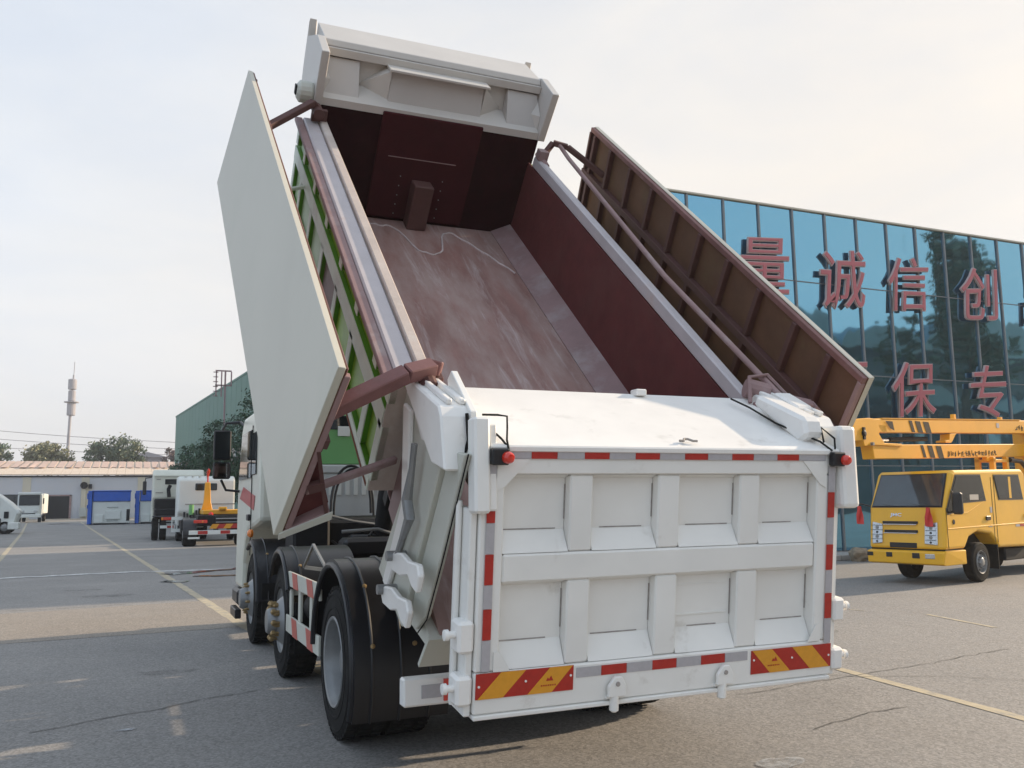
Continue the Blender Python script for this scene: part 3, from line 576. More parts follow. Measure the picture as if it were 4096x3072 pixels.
# tail post, left and right
for sx in (-1, 1):
    def tp(b): b.prism([(sx*1.13, *p) for p in ((0.33, 2.80), (0.30, 2.62), (-0.02, 2.26), (0.06, 1.60), (-0.50, 1.72), (-0.46, 2.05), (-0.42, 2.88), (-0.28, 2.93), (0.02, 2.95))], (sx*0.06, 0, 0))
    bpart('tail_post', 'dusty_white', tp, bevel=0.008)
    bpart('post_edge', 'dusty_white', lambda b: b.prism([(sx*1.125, *p) for p in ((-0.425, 2.90), (-0.60, 3.02), (-0.66, 2.40), (-0.68, 2.0), (-0.62, 1.84), (-0.505, 1.76), (-0.465, 2.05))], (sx*0.035, 0, 0)), bevel=0.006)
    bpart('post_ridge', 'white_paint', lambda b: b.prism([(sx*1.192, *p) for p in ((0.22, 2.72), (0.10, 2.76), (-0.26, 2.30), (-0.22, 1.72), (-0.13, 1.70), (-0.12, 2.28))], (sx*0.03, 0, 0)), bevel=0.008)
    bpart('rubber_seal', 'rubber', lambda b: b.tube([(sx*1.15, -0.615, 3.03), (sx*1.15, -0.675, 2.40), (sx*1.15, -0.695, 2.0), (sx*1.15, -0.635, 1.83)], 0.004, 5))
    bpart('lock_rod', 'grey_steel', lambda b: b.tube([(sx*1.25, -0.17, 2.74), (sx*1.25, -0.22, 2.62), (sx*1.25, -0.26, 2.44), (sx*1.25, -0.36, 2.40), (sx*1.25, -0.34, 2.25), (sx*1.25, -0.33, 2.10)], [0.018, 0.018, 0.03, 0.03, 0.02, 0.02], 8), smooth=True)
    for du, dv in ((0, 0), (0.01, -0.27)):
        pts = [(-0.24, 2.04), (-0.41, 2.20), (-0.53, 2.26), (-0.65, 2.36), (-0.71, 2.34), (-0.73, 2.24), (-0.66, 2.21), (-0.57, 2.20), (-0.47, 2.09), (-0.35, 2.01)]
        bpart('latch_claw', 'white_paint', lambda b: b.prism([(sx*1.235, p[0]+du, p[1]+dv) for p in pts], (sx*0.035, 0, 0)), bevel=0.008)
        bpart('latch_pin', 'grey_steel', lambda b: b.tube([(sx*1.19, -0.30+du, 2.07+dv), (sx*1.30, -0.30+du, 2.07+dv)], 0.028, 12), smooth=True)
    for k, dv in enumerate((0.0, 0.055)):
        bpart('box_ridge', 'white_paint', lambda b: b.bar((sx*(1.10+k*0.07), 0.22, 2.90), (sx*(1.10+k*0.07), -0.28, 3.09), 0.03, 0.03), bevel=0.006)
    # corner box at the top of the post
    bpart('corner_box', 'white_paint', lambda b: b.prism([(sx*1.06, *p) for p in ((0.30, 2.86), (-0.30, 3.08), (-0.36, 3.06), (-0.58, 2.90), (-0.40, 2.80), (0.28, 2.82))], (sx*0.17, 0, 0)), bevel=0.01)
bpart('tail_beam', 'dusty_white', lambda b: b.prism([(-1.12, *p) for p in ((-0.74, 1.90), (-0.72, 1.815), (-0.40, 1.66), (-0.38, 1.81))], (2.24, 0, 0)), bevel=0.006)
bpart('patch_plate', 'dusty_white', lambda b: b.hexa([(-1.13, -0.725, 1.66), (-0.70, -0.725, 1.66), (-0.70, -0.70, 1.66), (-1.13, -0.70, 1.66), (-1.13, -0.745, 1.898), (-0.70, -0.745, 1.898), (-0.70, -0.72, 1.898), (-1.13, -0.72, 1.898)]))
hp = MB(); hp.box(-0.6, 0.6, -1.55, -1.35, 0.98, 1.12)
hp.build('pivot_beam', 'black_steel', truck, bevel=0.01)

# ---- canopy over the front wall
can = MB(BX).prism([(-1.10, *p) for p in ((5.43, 3.50), (4.93, 3.485), (4.90, 3.44), (4.90, 3.38), (4.95, 3.34), (4.90, 3.05), (4.72, 2.985), (4.72, 2.90), (5.43, 2.95))], (2.20, 0, 0)).build('canopy', 'canopy_white', truck, bevel=0.006)
def cpart(name, m, fn, bevel=0.0): b = MB(BX); fn(b); return b.build(name, m, can, bevel=bevel)
for sx in (-1, 1):
    cpart('end_plate', 'canopy_white', lambda b: b.prism([(sx*1.103, *p) for p in ((5.47, 3.52), (5.42, 3.36), (4.93, 3.50), (4.55, 3.46), (4.60, 2.96), (5.45, 2.70), (5.48, 3.1))], (sx*0.075, 0, 0)), bevel=0.006)
cpart('recess_lip', 'canopy_white', lambda b: b.hexa([(-1.10, 4.62, 2.96), (1.10, 4.62, 2.96), (1.10, 4.80, 2.95), (-1.10, 4.80, 2.95), (-1.10, 4.62, 3.03), (1.10, 4.62, 3.03), (1.10, 4.899, 3.12), (-1.10, 4.899, 3.12)]))
cpart('upper_band', 'canopy_white', lambda b: b.box(-1.10, 1.10, 4.86, 4.898, 3.355, 3.43), 0.004)
cpart('band_lip', 'weld_grey', lambda b: b.box(-1.10, 1.10, 4.885, 4.902, 3.4305, 3.436))
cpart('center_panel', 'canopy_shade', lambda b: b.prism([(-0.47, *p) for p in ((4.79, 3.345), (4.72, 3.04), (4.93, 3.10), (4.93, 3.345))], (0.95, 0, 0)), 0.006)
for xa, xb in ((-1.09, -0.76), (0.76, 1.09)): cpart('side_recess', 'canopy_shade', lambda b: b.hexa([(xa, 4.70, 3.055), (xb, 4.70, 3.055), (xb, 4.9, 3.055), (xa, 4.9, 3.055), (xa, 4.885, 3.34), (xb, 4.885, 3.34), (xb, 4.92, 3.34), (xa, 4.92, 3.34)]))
cpart('center_lip', 'canopy_white', lambda b: b.box(-0.50, 0.51, 4.70, 4.93, 3.347, 3.37), 0.003)
for x0, x1, s in ((-0.75, -0.473, 1), (0.75, 0.483, 1), (-1.10, -0.99, -1), (1.10, 0.99, -1)):
    if s == 1: cpart('gusset', 'canopy_white', lambda b: b.add([(x1, 4.75, 3.34), (x1, 4.93, 3.34), (x1, 4.75, 3.06), (x0, 4.93, 3.12), (x1, 4.95, 3.05)], [(0, 3, 2), (0, 1, 3), (0, 2, 4, 1), (2, 3, 4), (1, 4, 3)]))
    else: cpart('gusset', 'canopy_white', lambda b: b.add([(x0, 4.70, 3.18), (x0, 4.92, 3.33), (x0, 4.68, 3.04), (x1*0.88, 4.93, 3.14), (x0, 4.95, 3.02)], [(0, 3, 2), (0, 1, 3), (0, 2, 4, 1), (2, 3, 4), (1, 4, 3)]))
cpart('motor_housing', 'dusty_white', lambda b: b.lathe([(0.09, 0), (0.10, 0.02), (0.10, 0.12), (0.06, 0.15), (0, 0.15)], (-1.18, 4.72, 3.02), (-1, 0, 0), 16), 0.004)
cpart('motor_shaft', 'black_steel', lambda b: b.box(-1.345, -1.33, 4.68, 4.74, 2.99, 3.08), 0.004)

# ---- cover panels
def cover(sx, xu, vu, xl, vl, ua, ub, ribs, open_=0.0):     # open_: how much further out the front end stands
    nrm = Vector((-(vl-vu), 0, xl-xu)); nrm.normalize()
    if nrm.x*sx < 0: nrm = -nrm                     # outward
    nrm = Vector((nrm.x, 0, nrm.z))
    def P(u, t, d): return (xu+(xl-xu)*t-nrm.x*d+open_*(u-ub)/(ua-ub), u, vu+(vl-vu)*t-nrm.z*d)
    sheet = MB(BX); sheet.hexa([P(ub, 0, 0.018), P(ub, 1, 0.018), P(ua, 1, 0.018), P(ua, 0, 0.018), P(ub, 0, -0.022), P(ub, 1, -0.022), P(ua, 1, -0.022), P(ua, 0, -0.022)])
    s = sheet.build('cover_panel', 'panel_cream', truck, bevel=0.003, label='left cover panel, seen from its smooth cream outside' if sx < 0 else 'right cover panel, seen from its ribbed brown underside')
    inner = MB(BX); inner.hexa([P(ub+.004, 0.004, 0.0185), P(ub+.004, 0.996, 0.0185), P(ua-.004, 0.996, 0.0185), P(ua-.004, 0.004, 0.0185), P(ub+.004, 0.004, 0.024), P(ub+.004, 0.996, 0.024), P(ua-.004, 0.996, 0.024), P(ua-.004, 0.004, 0.024)])
    inner.build('underside_sheet', 'primer_brown', s)
    def rib(u0, u1, t0, t1, d=0.075, m='primer_rib'):
        MB(BX).hexa([P(u0, t0, 0.0245), P(u0, t1, 0.0245), P(u1, t1, 0.0245), P(u1, t0, 0.0245), P(u0, t0, d), P(u0, t1, d), P(u1, t1, d), P(u1, t0, d)]).build('rib', m, s, bevel=0.004)
    for u in ribs:
        rib(u-0.025, u+0.025, 0.10 if sx < 0 else 0.045, 0.40, 0.05 if sx < 0 else 0.075); rib(u-0.025, u+0.025, 0.455, 0.955)
    rib(ub+.006, ua-.006, 0.40, 0.455, 0.085); rib(ub+.006, ua-.006, 0.004, 0.045, 0.034 if sx < 0 else 0.06, 'primer_rose'); rib(ub+.006, ua-.006, 0.955, 0.996, 0.06)
    rib(ub+.004, ub+0.045, 0.045, 0.955, 0.06, 'primer_light'); rib(ua-0.045, ua-.006, 0.045, 0.955, 0.07)
    
    # folded lower flap
    xf = xl-sx*0.25; vf = vl+0.15
    fl = MB(BX).hexa([(xl, ub, vl), (xf, ub, vf), (xf+open_, ua, vf), (xl+open_, ua, vl), (xl-sx*0.006, ub, vl+0.02), (xf-sx*.006, ub, vf+0.02), (xf-sx*.006+open_, ua, vf+0.02), (xl-sx*0.006+open_, ua, vl+0.02)])
    f = fl.build('folded_flap', 'primer_light', s, bevel=0.003)
    wf = MB(BX).hexa([(xf, ub, vf), (xf+sx*0.02, ub, vf-.005), (xf+sx*0.02, ub+.02, vf-.005), (xf, ub+.02, vf), (xf+sx*0.10, ub, vf+0.42), (xf+sx*0.12, ub, vf+0.42), (xf+sx*0.12, ub+.02, vf+0.42), (xf+sx*0.10, ub+.02, vf+0.42)])
    wf.build('flap_end', 'primer_rib', s)
    MB(BX).bar((xf+sx*0.11, ub+.03, vf+0.42), (xu-(xu-xl)*0.42-sx*0.05, ub+.03, vu+(vl-vu)*0.42), 0.05, 0.03).build('flap_stay', 'primer_rib', s)
    MB(BX).bar((xf+sx*0.05, ub+.01, vf+0.2), ((xu+xl)/2-sx*0.03-0.0, ub+.01, vl+0.32), 0.04, 0.05).build('flap_stay', 'primer_rib', s)
    MB(BX).prism([(xl+(xu-xl)*0.48-sx*0.01, ub+.06, vl+(vu-vl)*0.48), (xf+sx*0.11, ub+.06, vf+0.40), (xf-sx*0.004, ub+.06, vf+0.03), (xl-sx*0.01, ub+.06, vl+.02)], (0, 0.01, 0)).build('end_gusset', 'primer', s)
    if sx < 0:
        wp = MB(BX); wp.hexa([(xl+.005, ub-.012, vl-.02), (xf+.02, ub-.012, vf-.03), (xf+.02, ub+.0, vf-.03), (xl+.005, ub+.0, vl-.02), (xl+.005, ub-.012, vl+.02), (xf+.02, ub-.012, vf+.02), (xf+.02, ub+.0, vf+.02), (xl+.005, ub+.0, vl+.02)])
        wp.build('flap_edge', 'dusty_white', s)
    return s
RIBS = [4.40, 4.0, 3.53, 3.05, 2.58, 2.12, 1.66, 1.19, 0.71, 0.30]
cover(-1, -1.675, 3.145, -1.855, 2.055, 4.648, -0.105, RIBS, -0.075)
cover(1, 1.677, 3.219, 1.819, 2.128, 4.55, -0.046, RIBS)
def arm(name, m, pts, w, h):
    b = MB(BX)
    for a, c in zip(pts, pts[1:]): b.bar(a, c, w, h)
    return b.build(name, m, truck, bevel=0.006)
arm('cover_arm', 'primer_rib', [(-1.14, 4.56, 2.97), (-1.35, 4.5, 3.02), (-1.66, 3.70, 3.0)], 0.055, 0.06) if False else None
arm('cover_arm', 'primer_rib', [(-1.12, 4.52, 2.90), (-1.20, 4.50, 3.0), (-1.66, 4.00, 2.86)], 0.06, 0.06)
arm('cover_arm', 'primer_rose', [(-1.06, 0.30, 2.91), (-1.12, 0.17, 2.995), (-1.28, 0.11, 2.985), (-1.72, -0.02, 2.80)], 0.085, 0.08)
arm('cover_link', 'primer_light', [(-1.20, 0.18, 2.35), (-1.74, -0.06, 2.33)], 0.035, 0.045)
arm('cover_link', 'rib_paint', [(-1.19, 3.90, 2.45), (-1.72, 3.55, 2.45)], 0.03, 0.03)
arm('cover_arm', 'primer_rib', [(1.12, 4.42, 2.86), (1.22, 4.48, 3.0), (1.36, 4.42, 3.0), (1.70, 4.12, 2.86)], 0.05, 0.055)
arm('cover_arm', 'primer_light', [(1.20, 0.12, 2.92), (1.42, 0.05, 2.92), (1.72, 0.02, 2.72)], 0.07, 0.06)
MB(BX).tube([(1.28, 4.46, 3.0), (1.30, 4.2, 2.955), (1.15, 1.7, 2.95), (1.19, 0.08, 2.95)], 0.021, 12).build('torsion_tube', 'primer_light', truck, smooth=True)
def hb_(m, fn): b = MB(BX); fn(b); b.build('hinge', m, truck, bevel=0.003)
for u in (4.50, 0.16): hb_('primer_rib', lambda b: (b.tube([(-1.15, u+0.10, 2.93), (-1.15, u-0.10, 2.93)], 0.05, 12), b.box(-1.20, -1.06, u-0.03, u+0.03, 2.84, 2.95)))
hb_('primer_light', lambda b: (b.tube([(1.10, 4.50, 2.86), (1.14, 4.30, 2.80)], 0.035, 12), b.box(1.06, 1.16, 4.36, 4.46, 2.83, 2.93)))
hb_('primer_light', lambda b: (b.tube([(1.04, 0.26, 2.90), (1.18, 0.20, 2.90)], 0.065, 14), b.box(1.02, 1.30, 0.02, 0.12, 2.84, 2.89)))
MB(BX).tube([(1.0, 0.12, 2.88), (1.05, 0.28, 2.97), (1.2, 0.30, 2.98), (1.3, 0.1, 2.92)], 0.014, 6).build('hinge_loop', 'primer_light', truck)

# ---- tailgate
T0 = Vector((0, -2.4754, 1.8639))
GX = frame(T0, (1, 0, 0), (0, 0.12577, -0.99206), (0, -0.99206, -0.12577))      # x, s down, n outwards
gate = MB(GX).box(-1.05, 1.05, 0.0, 1.22, -0.165, -0.0905).build('tailgate', 'gate_white', truck, label='white ribbed tailgate with red and silver reflective tape')
def gpart(name, m, x0, x1, s0, s1, n0, n1, bevel=0.004): return MB(GX).box(x0, x1, s0, s1, n0, n1).build(name, m, gate, bevel=bevel)
gpart('rail', 'gate_white', -1.078, 1.078, -0.022, 0.115, -0.0895, 0.0, 0.008)
gpart('rail', 'gate_white', -0.953, 0.938, 0.495, 0.632, -0.0895, -0.006, 0.010)
gpart('rail', 'gate_white', -1.078, 1.078, 1.045, 1.24, -0.0895, 0.0, 0.008)
gpart('stile', 'gate_white', -1.078, -0.955, 0.117, 1.043, -0.0895, -0.001, 0.008)
gpart('stile', 'gate_white', 0.940, 1.078, 0.117, 1.043, -0.0895, -0.001, 0.008)
POST = ((-0.600, -0.472), (-0.092, 0.040), (0.421, 0.555))
for a, b_ in POST:
    gpart('post', 'gate_white', a, b_, 0.117, 0.493, -0.0895, -0.014, 0.008); gpart('post', 'gate_white', a, b_, 0.634, 1.043, -0.0895, -0.014, 0.008)
xs = [-0.955] + [v for p in POST for v in p] + [0.940]
for i in range(4):
    a, b_ = xs[2*i], xs[2*i+1]
    for s0, s1, dep in ((0.117, 0.494, 0.105), (0.634, 1.044, 0.120)):
        gpart('panel', 'gate_white', a+0.002, b_-0.002, s0, s1-0.004, -0.090, -0.074, 0.0)
        MB(GX).prism([(a+0.003, s1-dep, -0.0735), (a+0.003, s1-0.002, -0.0735), (a+0.003, s1-0.002, -0.012)], (b_-a-0.006, 0, 0)).build('sloped_sill', 'gate_white', gate)
        MB(GX).prism([(a+0.003, s0+0.002, -0.0735), (a+0.003, s0+0.022, -0.0735), (a+0.003, s0+0.002, -0.035)], (b_-a-0.006, 0, 0)).build('head_strip', 'gate_white', gate)
        mid = (a+b_)/2+random.uniform(-.05, .03); L = random.uniform(.09, .15)
        MB(GX).box(mid-L, mid+L, s1-dep-0.006, s1-dep-0.001, -0.074, -0.0705).build('weld_gap', 'weld_grey', gate)
        MB(GX).box(b_-0.006, b_-0.002, s0+0.05, s1-dep-0.05, -0.074, -0.069).build('weld_gap', 'weld_grey', gate)
gpart('stiffener', 'gate_white', 0.07, 0.39, 0.70, 0.706, -0.074, -0.070, 0); gpart('stiffener', 'gate_white', 0.07, 0.39, 0.855, 0.862, -0.074, -0.068, 0)
for sx in (-1, 1):      # thin corner plates
    MB(GX).prism([(sx*1.0, 0.04, 0.001), (sx*0.83, 0.04, 0.001), (sx*0.957, 0.17, 0.001), (sx*1.0, 0.19, 0.001)], (0, 0, 0.005)).build('corner_plate', 'gate_white', gate)
    MB(GX).prism([(sx*0.957, 0.95, 0.001), (sx*0.90, 1.043, 0.001), (sx*0.985, 1.043, 0.001), (sx*0.985, 0.95, 0.001)], (0, 0, 0.005)).build('corner_plate', 'gate_white', gate)
def tape(x0, x1, s0, s1, m, n=0.006): return MB(GX).box(x0, x1, s0, s1, n, n+0.0025).build('reflector_strip', m, gate)
tp = [-0.945, -0.827, -0.688, -0.539, -0.399, -0.249, -0.105, 0.048, 0.192, 0.347, 0.488, 0.648, 0.797, 0.987]
for i in range(13): tape(tp[i]+.001, tp[i+1]-.001, -0.016, 0.038, 'tape_red' if i % 2 else 'tape_silver')
lc = [0.066, 0.202, 0.342, 0.488, 0.633, 0.745, 0.891, 1.038]
for i in range(7): tape(-1.047, -1.004, lc[i]+.001, lc[i+1]-.001, 'tape_red' if i % 2 else 'tape_silver')
rc = [0.071, 0.214, 0.358, 0.507, 0.651, 0.779, 0.921, 1.060]
for i in range(7): tape(1.013, 1.060, rc[i]+.001, rc[i+1]-.001, 'tape_red' if i % 2 else 'tape_silver')
bc = [-0.541, -0.402, -0.256, -0.105, 0.041, 0.193, 0.345, 0.493]
for i in range(7): tape(bc[i]+.001, bc[i+1]-.001, 1.062, 1.110, 'tape_red' if i % 2 else 'tape_silver', 0.001)
def chevron(x0, x1, s0, s1, mirror):
    base = MB(GX).box(x0, x1, s0, s1, 0.002, 0.005).build('chevron_plate', 'plate_red', gate)
    w = x1-x0; h = s1-s0
    def pt(u, s): uu = (1-u) if mirror else u; return (x0+uu*w, s, 0.0055)
    for k0 in (0.0, 0.52):
        a = [pt(k0+0.23*1, s0), pt(k0+0.23+0.26, s0), pt(k0+0.27, s1), pt(k0+0.0, s1)]
        if k0 == 0: a = [pt(0.25, s0), pt(0.50, s0), pt(0.27, s1), pt(0.02, s1)]
        else: a = [pt(0.75, s0), pt(0.99, s0), pt(0.77, s1), pt(0.52, s1)]
        MB(GX).prism(a, (0, 0, 0.0015)).build('chevron_stripe', 'plate_yellow', gate)
    rv = MB(GX)
    for u, q in ((0.03, 0.5), (0.50, 0.45), (0.97, 0.4)): rv.lathe([(0.006, 0), (0.006, 0.003), (0, 0.004)], pt(u, s0+q*h), (0, 0, 1), 8)
    rv.build('rivet', 'white_paint', gate)
    # small maker's mark: a little bird-like emblem over a short line of print
    e = pt(0.745 if not mirror else 0.72, s0+0.42*h)
    mk = MB(GX); mk.prism([(e[0]-0.018, e[1]+0.012, 0.0075), (e[0]-0.010, e[1]-0.004, 0.0075), (e[0]-0.002, e[1]+0.004, 0.0075), (e[0]+0.008, e[1]-0.012, 0.0075), (e[0]+0.020, e[1]+0.012, 0.0075)], (0, 0, 0.001))
    for i in range(7): mk.box(e[0]-0.045+i*0.012, e[0]-0.045+i*0.012+0.007, e[1]+0.03, e[1]+0.037, 0.0075, 0.0085)
    mk.build('makers_mark', 'plate_red', gate)
chevron(-1.070, -0.558, 1.046, 1.166, False); chevron(0.517, 1.068, 1.064, 1.190, True)
# lower edge flange, hooks, side frames and hinge boxes
gpart('bottom_flange', 'gate_white', -1.08, 1.06, 1.241, 1.262, -0.16, 0.012, 0.004)
for x in (-0.33, 0.322):
    ear = MB(GX).prism([(x-0.045, 1.215, 0.018), (x+0.055, 1.215, 0.018), (x+0.055, 1.16, 0.018), (x+0.03, 1.115, 0.018), (x-0.01, 1.115, 0.018), (x-0.045, 1.16, 0.018)], (0, 0, 0.02)).build('hook_ear', 'gate_white', gate, bevel=0.004)
    MB(GX).prism([(x-0.045, 1.215, 0.0), (x+0.055, 1.215, 0.0), (x+0.055, 1.215, 0.017), (x-0.045, 1.215, 0.017)], (0, 0.012, 0)).build('hook_base', 'gate_white', gate)
    MB(GX).tube([(x+0.005, 1.15, 0.037), (x+0.005, 1.15, 0.043)], 0.012, 12).build('hook_hole', 'weld_grey', gate)
    MB(GX).tube([(x+0.0, 1.20, 0.015), (x+0.0, 1.285, 0.015), (x+0.0, 1.295, 0.015)], [0.024, 0.024, 0.012], 14).build('hook_pin', 'gate_white', gate, smooth=True)
for sx in (-1, 1):
    gpart('side_plate', 'gate_white', *sorted((sx*1.082, sx*1.118)), 0.28, 1.25, -0.24, -0.02, 0.006)
    MB(GX).tube([(sx*1.135, 0.25, -0.13), (sx*1.135, 1.22, -0.13)], 0.016, 10).build('lock_shaft', 'gate_white', gate, smooth=True)
    if sx < 0: hb = ((0.80, 0.95), (1.055, 1.195))
    else: hb = ((0.815, 0.947), (1.095, 1.22))
    for s0, s1 in hb:
        x0, x1 = sorted((sx*1.085, sx*1.165)); gpart('hinge_box', 'white_paint', x0, x1, s0, s1, -0.11, 0.005, 0.014)
        sm = (s0+s1)/2-.01
        MB(GX).lathe([(0.017, 0), (0.017, 0.035), (0.026, 0.035), (0.026, 0.055), (0, 0.06)], (sx*1.165, sm, -0.04), (sx, 0, 0), 12).build('hinge_pin', 'white_paint', gate, smooth=True)
MB().box(-1.125, -1.045, -2.50, -2.40, 1.57, 2.02).build('corner_post', 'gate_white', gate, bevel=0.012)
MB().box(-1.043, -1.0, -2.47, -2.41, 1.58, 1.99).build('corner_post', 'white_paint', gate, bevel=0.008)
MB().box(1.082, 1.205, -2.50, -2.26, 1.56, 2.025).build('corner_post', 'gate_white', gate, bevel=0.025, seg=2)
MB().px([(-2.497, 1.885), (-1.73, 2.262), (-1.74, 2.235), (-2.49, 1.855)], -1.04, 1.08).build('apron', 'white_paint', gate, bevel=0.006)
MB().px([(-2.40, 1.50), (-2.40, 1.88), (-1.76, 2.20), (-1.80, 1.95)], -1.02, -1.00).build('cheek_plate', 'gate_white', gate)
MB().px([(-2.40, 1.50), (-2.40, 1.88), (-1.76, 2.20), (-1.80, 1.95)], 1.04, 1.06).build('cheek_plate', 'gate_white', gate)
MB().px([(-2.00, 2.26), (-2.06, 2.30), (-2.34, 2.06), (-2.34, 1.80), (-2.10, 1.86)], -1.085, -1.05).build('hinge_plate', 'gate_white', gate, bevel=0.004)
MB().px([(-1.42, 2.36), (-1.62, 2.34), (-1.90, 2.20), (-2.18, 1.88), (-1.88, 1.95), (-1.70, 2.17)], -1.19, -1.10).build('hinge_arm', 'white_paint', gate, bevel=0.006)
MB().px([(-1.98, 2.19), (-2.02, 2.25), (-2.42, 2.07), (-2.44, 1.97), (-2.36, 1.93)], 0.90, 1.03).build('hinge_arm', 'white_paint', gate, bevel=0.02)
MB().px([(-1.95, 2.22), (-2.02, 2.27), (-2.22, 2.16), (-2.20, 2.05)], 1.04, 1.16).build('hinge_arm', 'white_paint', gate, bevel=0.012)
MB().box(0.19, 0.26, -1.80, -1.72, 2.245, 2.285).build('weld_lug', 'white_paint', gate, bevel=0.006)
MB().px([(-2.30, 2.01), (-2.27, 2.025), (-2.27, 2.03), (-2.30, 2.016)], -0.05, 0.05).build('lug_base', 'weld_grey', gate) if False else None
lg = MB(); q = [(-0.055, 0), (-0.03, 0), (-0.012, 0.025), (0.012, 0.025), (0.03, 0), (0.055, 0)]
lg.tube([(0.09+a, -2.455+b_*0.9, 1.925+b_*0.45) for a, b_ in q], 0.007, 6).build('lifting_eye', 'weld_grey', gate)
# marker lamps with their loose wires
for x, xr in ((-1.0, -0.978), (1.05, 1.075)):
    lb = MB(GX).box(x-0.045, x+0.04, -0.012, 0.066, 0.010, 0.055).build('marker_lamp', 'black_plastic', gate, bevel=0.006)
    lens = MB(GX).lathe([(0.029, 0), (0.029, 0.016), (0.026, 0.028), (0.018, 0.037), (0, 0.04)], (xr+0.006, 0.03, 0.05), (0.15, 0, 1), 18).build('lamp_lens', 'lamp_red', gate, smooth=True)
MB(GX).tube([(-0.955, 0.0, 0.03), (-0.955, -0.05, 0.0), (-0.93, -0.10, -0.06), (-0.925, -0.16, -0.08), (-0.97, -0.165, -0.09), (-1.06, -0.165, -0.06)], 0.0055, 6).build('wire', 'rubber', gate)
MB(GX).tube([(-0.955, -0.02, 0.01), (-0.98, -0.055, -0.01), (-1.01, -0.085, -0.03), (-1.05, -0.08, -0.03)], 0.0055, 6).build('wire', 'rubber', gate)
MB().tube([(1.02, -2.50, 1.88), (0.98, -2.45, 1.935), (0.93, -2.35, 1.985), (0.88, -2.20, 2.06), (0.86, -2.0, 2.17), (0.84, -1.85, 2.24)], 0.006, 6).build('wire', 'rubber', gate)
MB().tube([(1.04, -2.50, 1.89), (1.05, -2.49, 1.95), (1.04, -2.40, 2.02), (0.98, -2.48, 1.93)], 0.006, 6).build('wire', 'rubber', gate)
MB().tube([(-1.10, -2.33, 2.05), (-1.10, -2.35, 1.92), (-1.13, -2.34, 1.80)], 0.009, 6).build('wire', 'rubber', gate)

# ------------------------------------------------------------------ GLASS BUILDING
gb = thing('glass_building', 'long low office building with a blue mirrored curtain wall and red lettering', 'building', (10, 12.5, 0))
gp = MB(); gp.box(9.41, 46, 12.36, 30, 0.0, 9.60).build('core', 'beige_render', gb)
MB().box(9.38, 46, 12.24, 12.5, 9.602, 9.645).build('coping', 'pilaster', gb)
XS = [9.41+1.17*k for k in range(32)]; ZS = [0.14, 2.45, 5.0, 7.55, 9.60]
pane0 = {}
for j in range(4):
    me = None
    for i in range(31):
        if me is None:
            h = ZS[j+1]-ZS[j]-0.03; w = 1.17-0.03
            b = MB().box(-w/2, w/2, 0, 0.03, -h/2, h/2); o = b.build('glass_pane', 'curtain_glass', gb); me = o.data
        else:
            o = bpy.data.objects.new('glass_pane', me); col.objects.link(o); o.parent = gb
        o.location = (XS[i]+0.585-10, 12.31-12.5, (ZS[j]+ZS[j+1])/2)
        o.rotation_euler = (R(random.uniform(-.22, .22)), 0, R(random.uniform(-.35, .35)))
for i, x in enumerate(XS): MB().box(x-0.028, x+0.028, 12.265, 12.355, 0.14, 9.60).build('mullion', 'mullion', gb)
for z in ZS[1:4]:
    MB().box(9.41, 45.7, 12.292, 12.35, z-0.012, z+0.012).build('transom', 'mullion', gb)
MB().box(9.41, 46, 12.25, 12.355, 0.0, 0.135).build('plinth', 'kerb_stone', gb)

def glyph(ch, size_h, off, ext):
    cu = bpy.data.curves.new('t', 'FONT'); cu.body = ch; cu.size = 1.0; cu.extrude = ext; cu.offset = off; cu.resolution_u = 3
    o = bpy.data.objects.new('t', cu); col.objects.link(o); dg = bpy.context.evaluated_depsgraph_get(); dg.update()
    me = bpy.data.meshes.new_from_object(o.evaluated_get(dg)); bpy.data.objects.remove(o); bpy.data.curves.remove(cu)
    return me
def sign_char(ch, xc, zc, h, word):
    t = thing('sign_character', 'raised red character %s, %s' % (ch, word), 'sign letter', (xc, 12.26, zc-h/2), 'red characters on the glass building')
    for nm, off, ext, y, m in (('trim', 0.010, 0.030, -0.07, 'sign_edge'), ('face', -0.004, 0.010, -0.11, 'sign_face')):
        me = glyph(ch, h, off, ext); me.name = nm
        zs = [v.co.y for v in me.vertices]; xsv = [v.co.x for v in me.vertices]
        cx = 0.5; cy = 0.38; s = h/0.92
        for v in me.vertices:
            x, yy, z = v.co.x-cx, v.co.y-cy, v.co.z
            q = noise.noise_vector(Vector((x*2.2+ord(ch) % 17, yy*2.2, 3.3)))*0.022
            xx = x+yy*0.10+q.x; zz = yy+x*0.07+q.y          # brush-like lean
            v.co = (xx*s, y+z*1.0, zz*s+h/2)
        me.materials.clear(); me.materials.append(M[m]); o = bpy.data.objects.new(nm, me); col.objects.link(o); o.parent = t
for ch, x, z, h, w in (('量', 12.95, 7.85, 1.65, 'upper row, half hidden behind the cover panel'), ('诚', 15.68, 7.70, 1.65, 'second in the upper row on the glass wall'),
                       ('信', 18.22, 7.78, 1.60, 'third in the upper row on the glass wall'), ('创', 21.2, 7.72, 1.65, 'fourth in the upper row on the glass wall'), ('品', 24.0, 7.75, 1.60, 'upper row, cut by the right edge'),
                       ('环', 15.55, 4.62, 1.60, 'lower row, mostly hidden behind the cover panel corner'), ('保', 18.15, 4.66, 1.60, 'lower row, above the head of the yellow boom'), ('专', 21.2, 4.70, 1.60, 'lower row, above the middle of the yellow boom')):
    sign_char(ch, x, z, h, w)

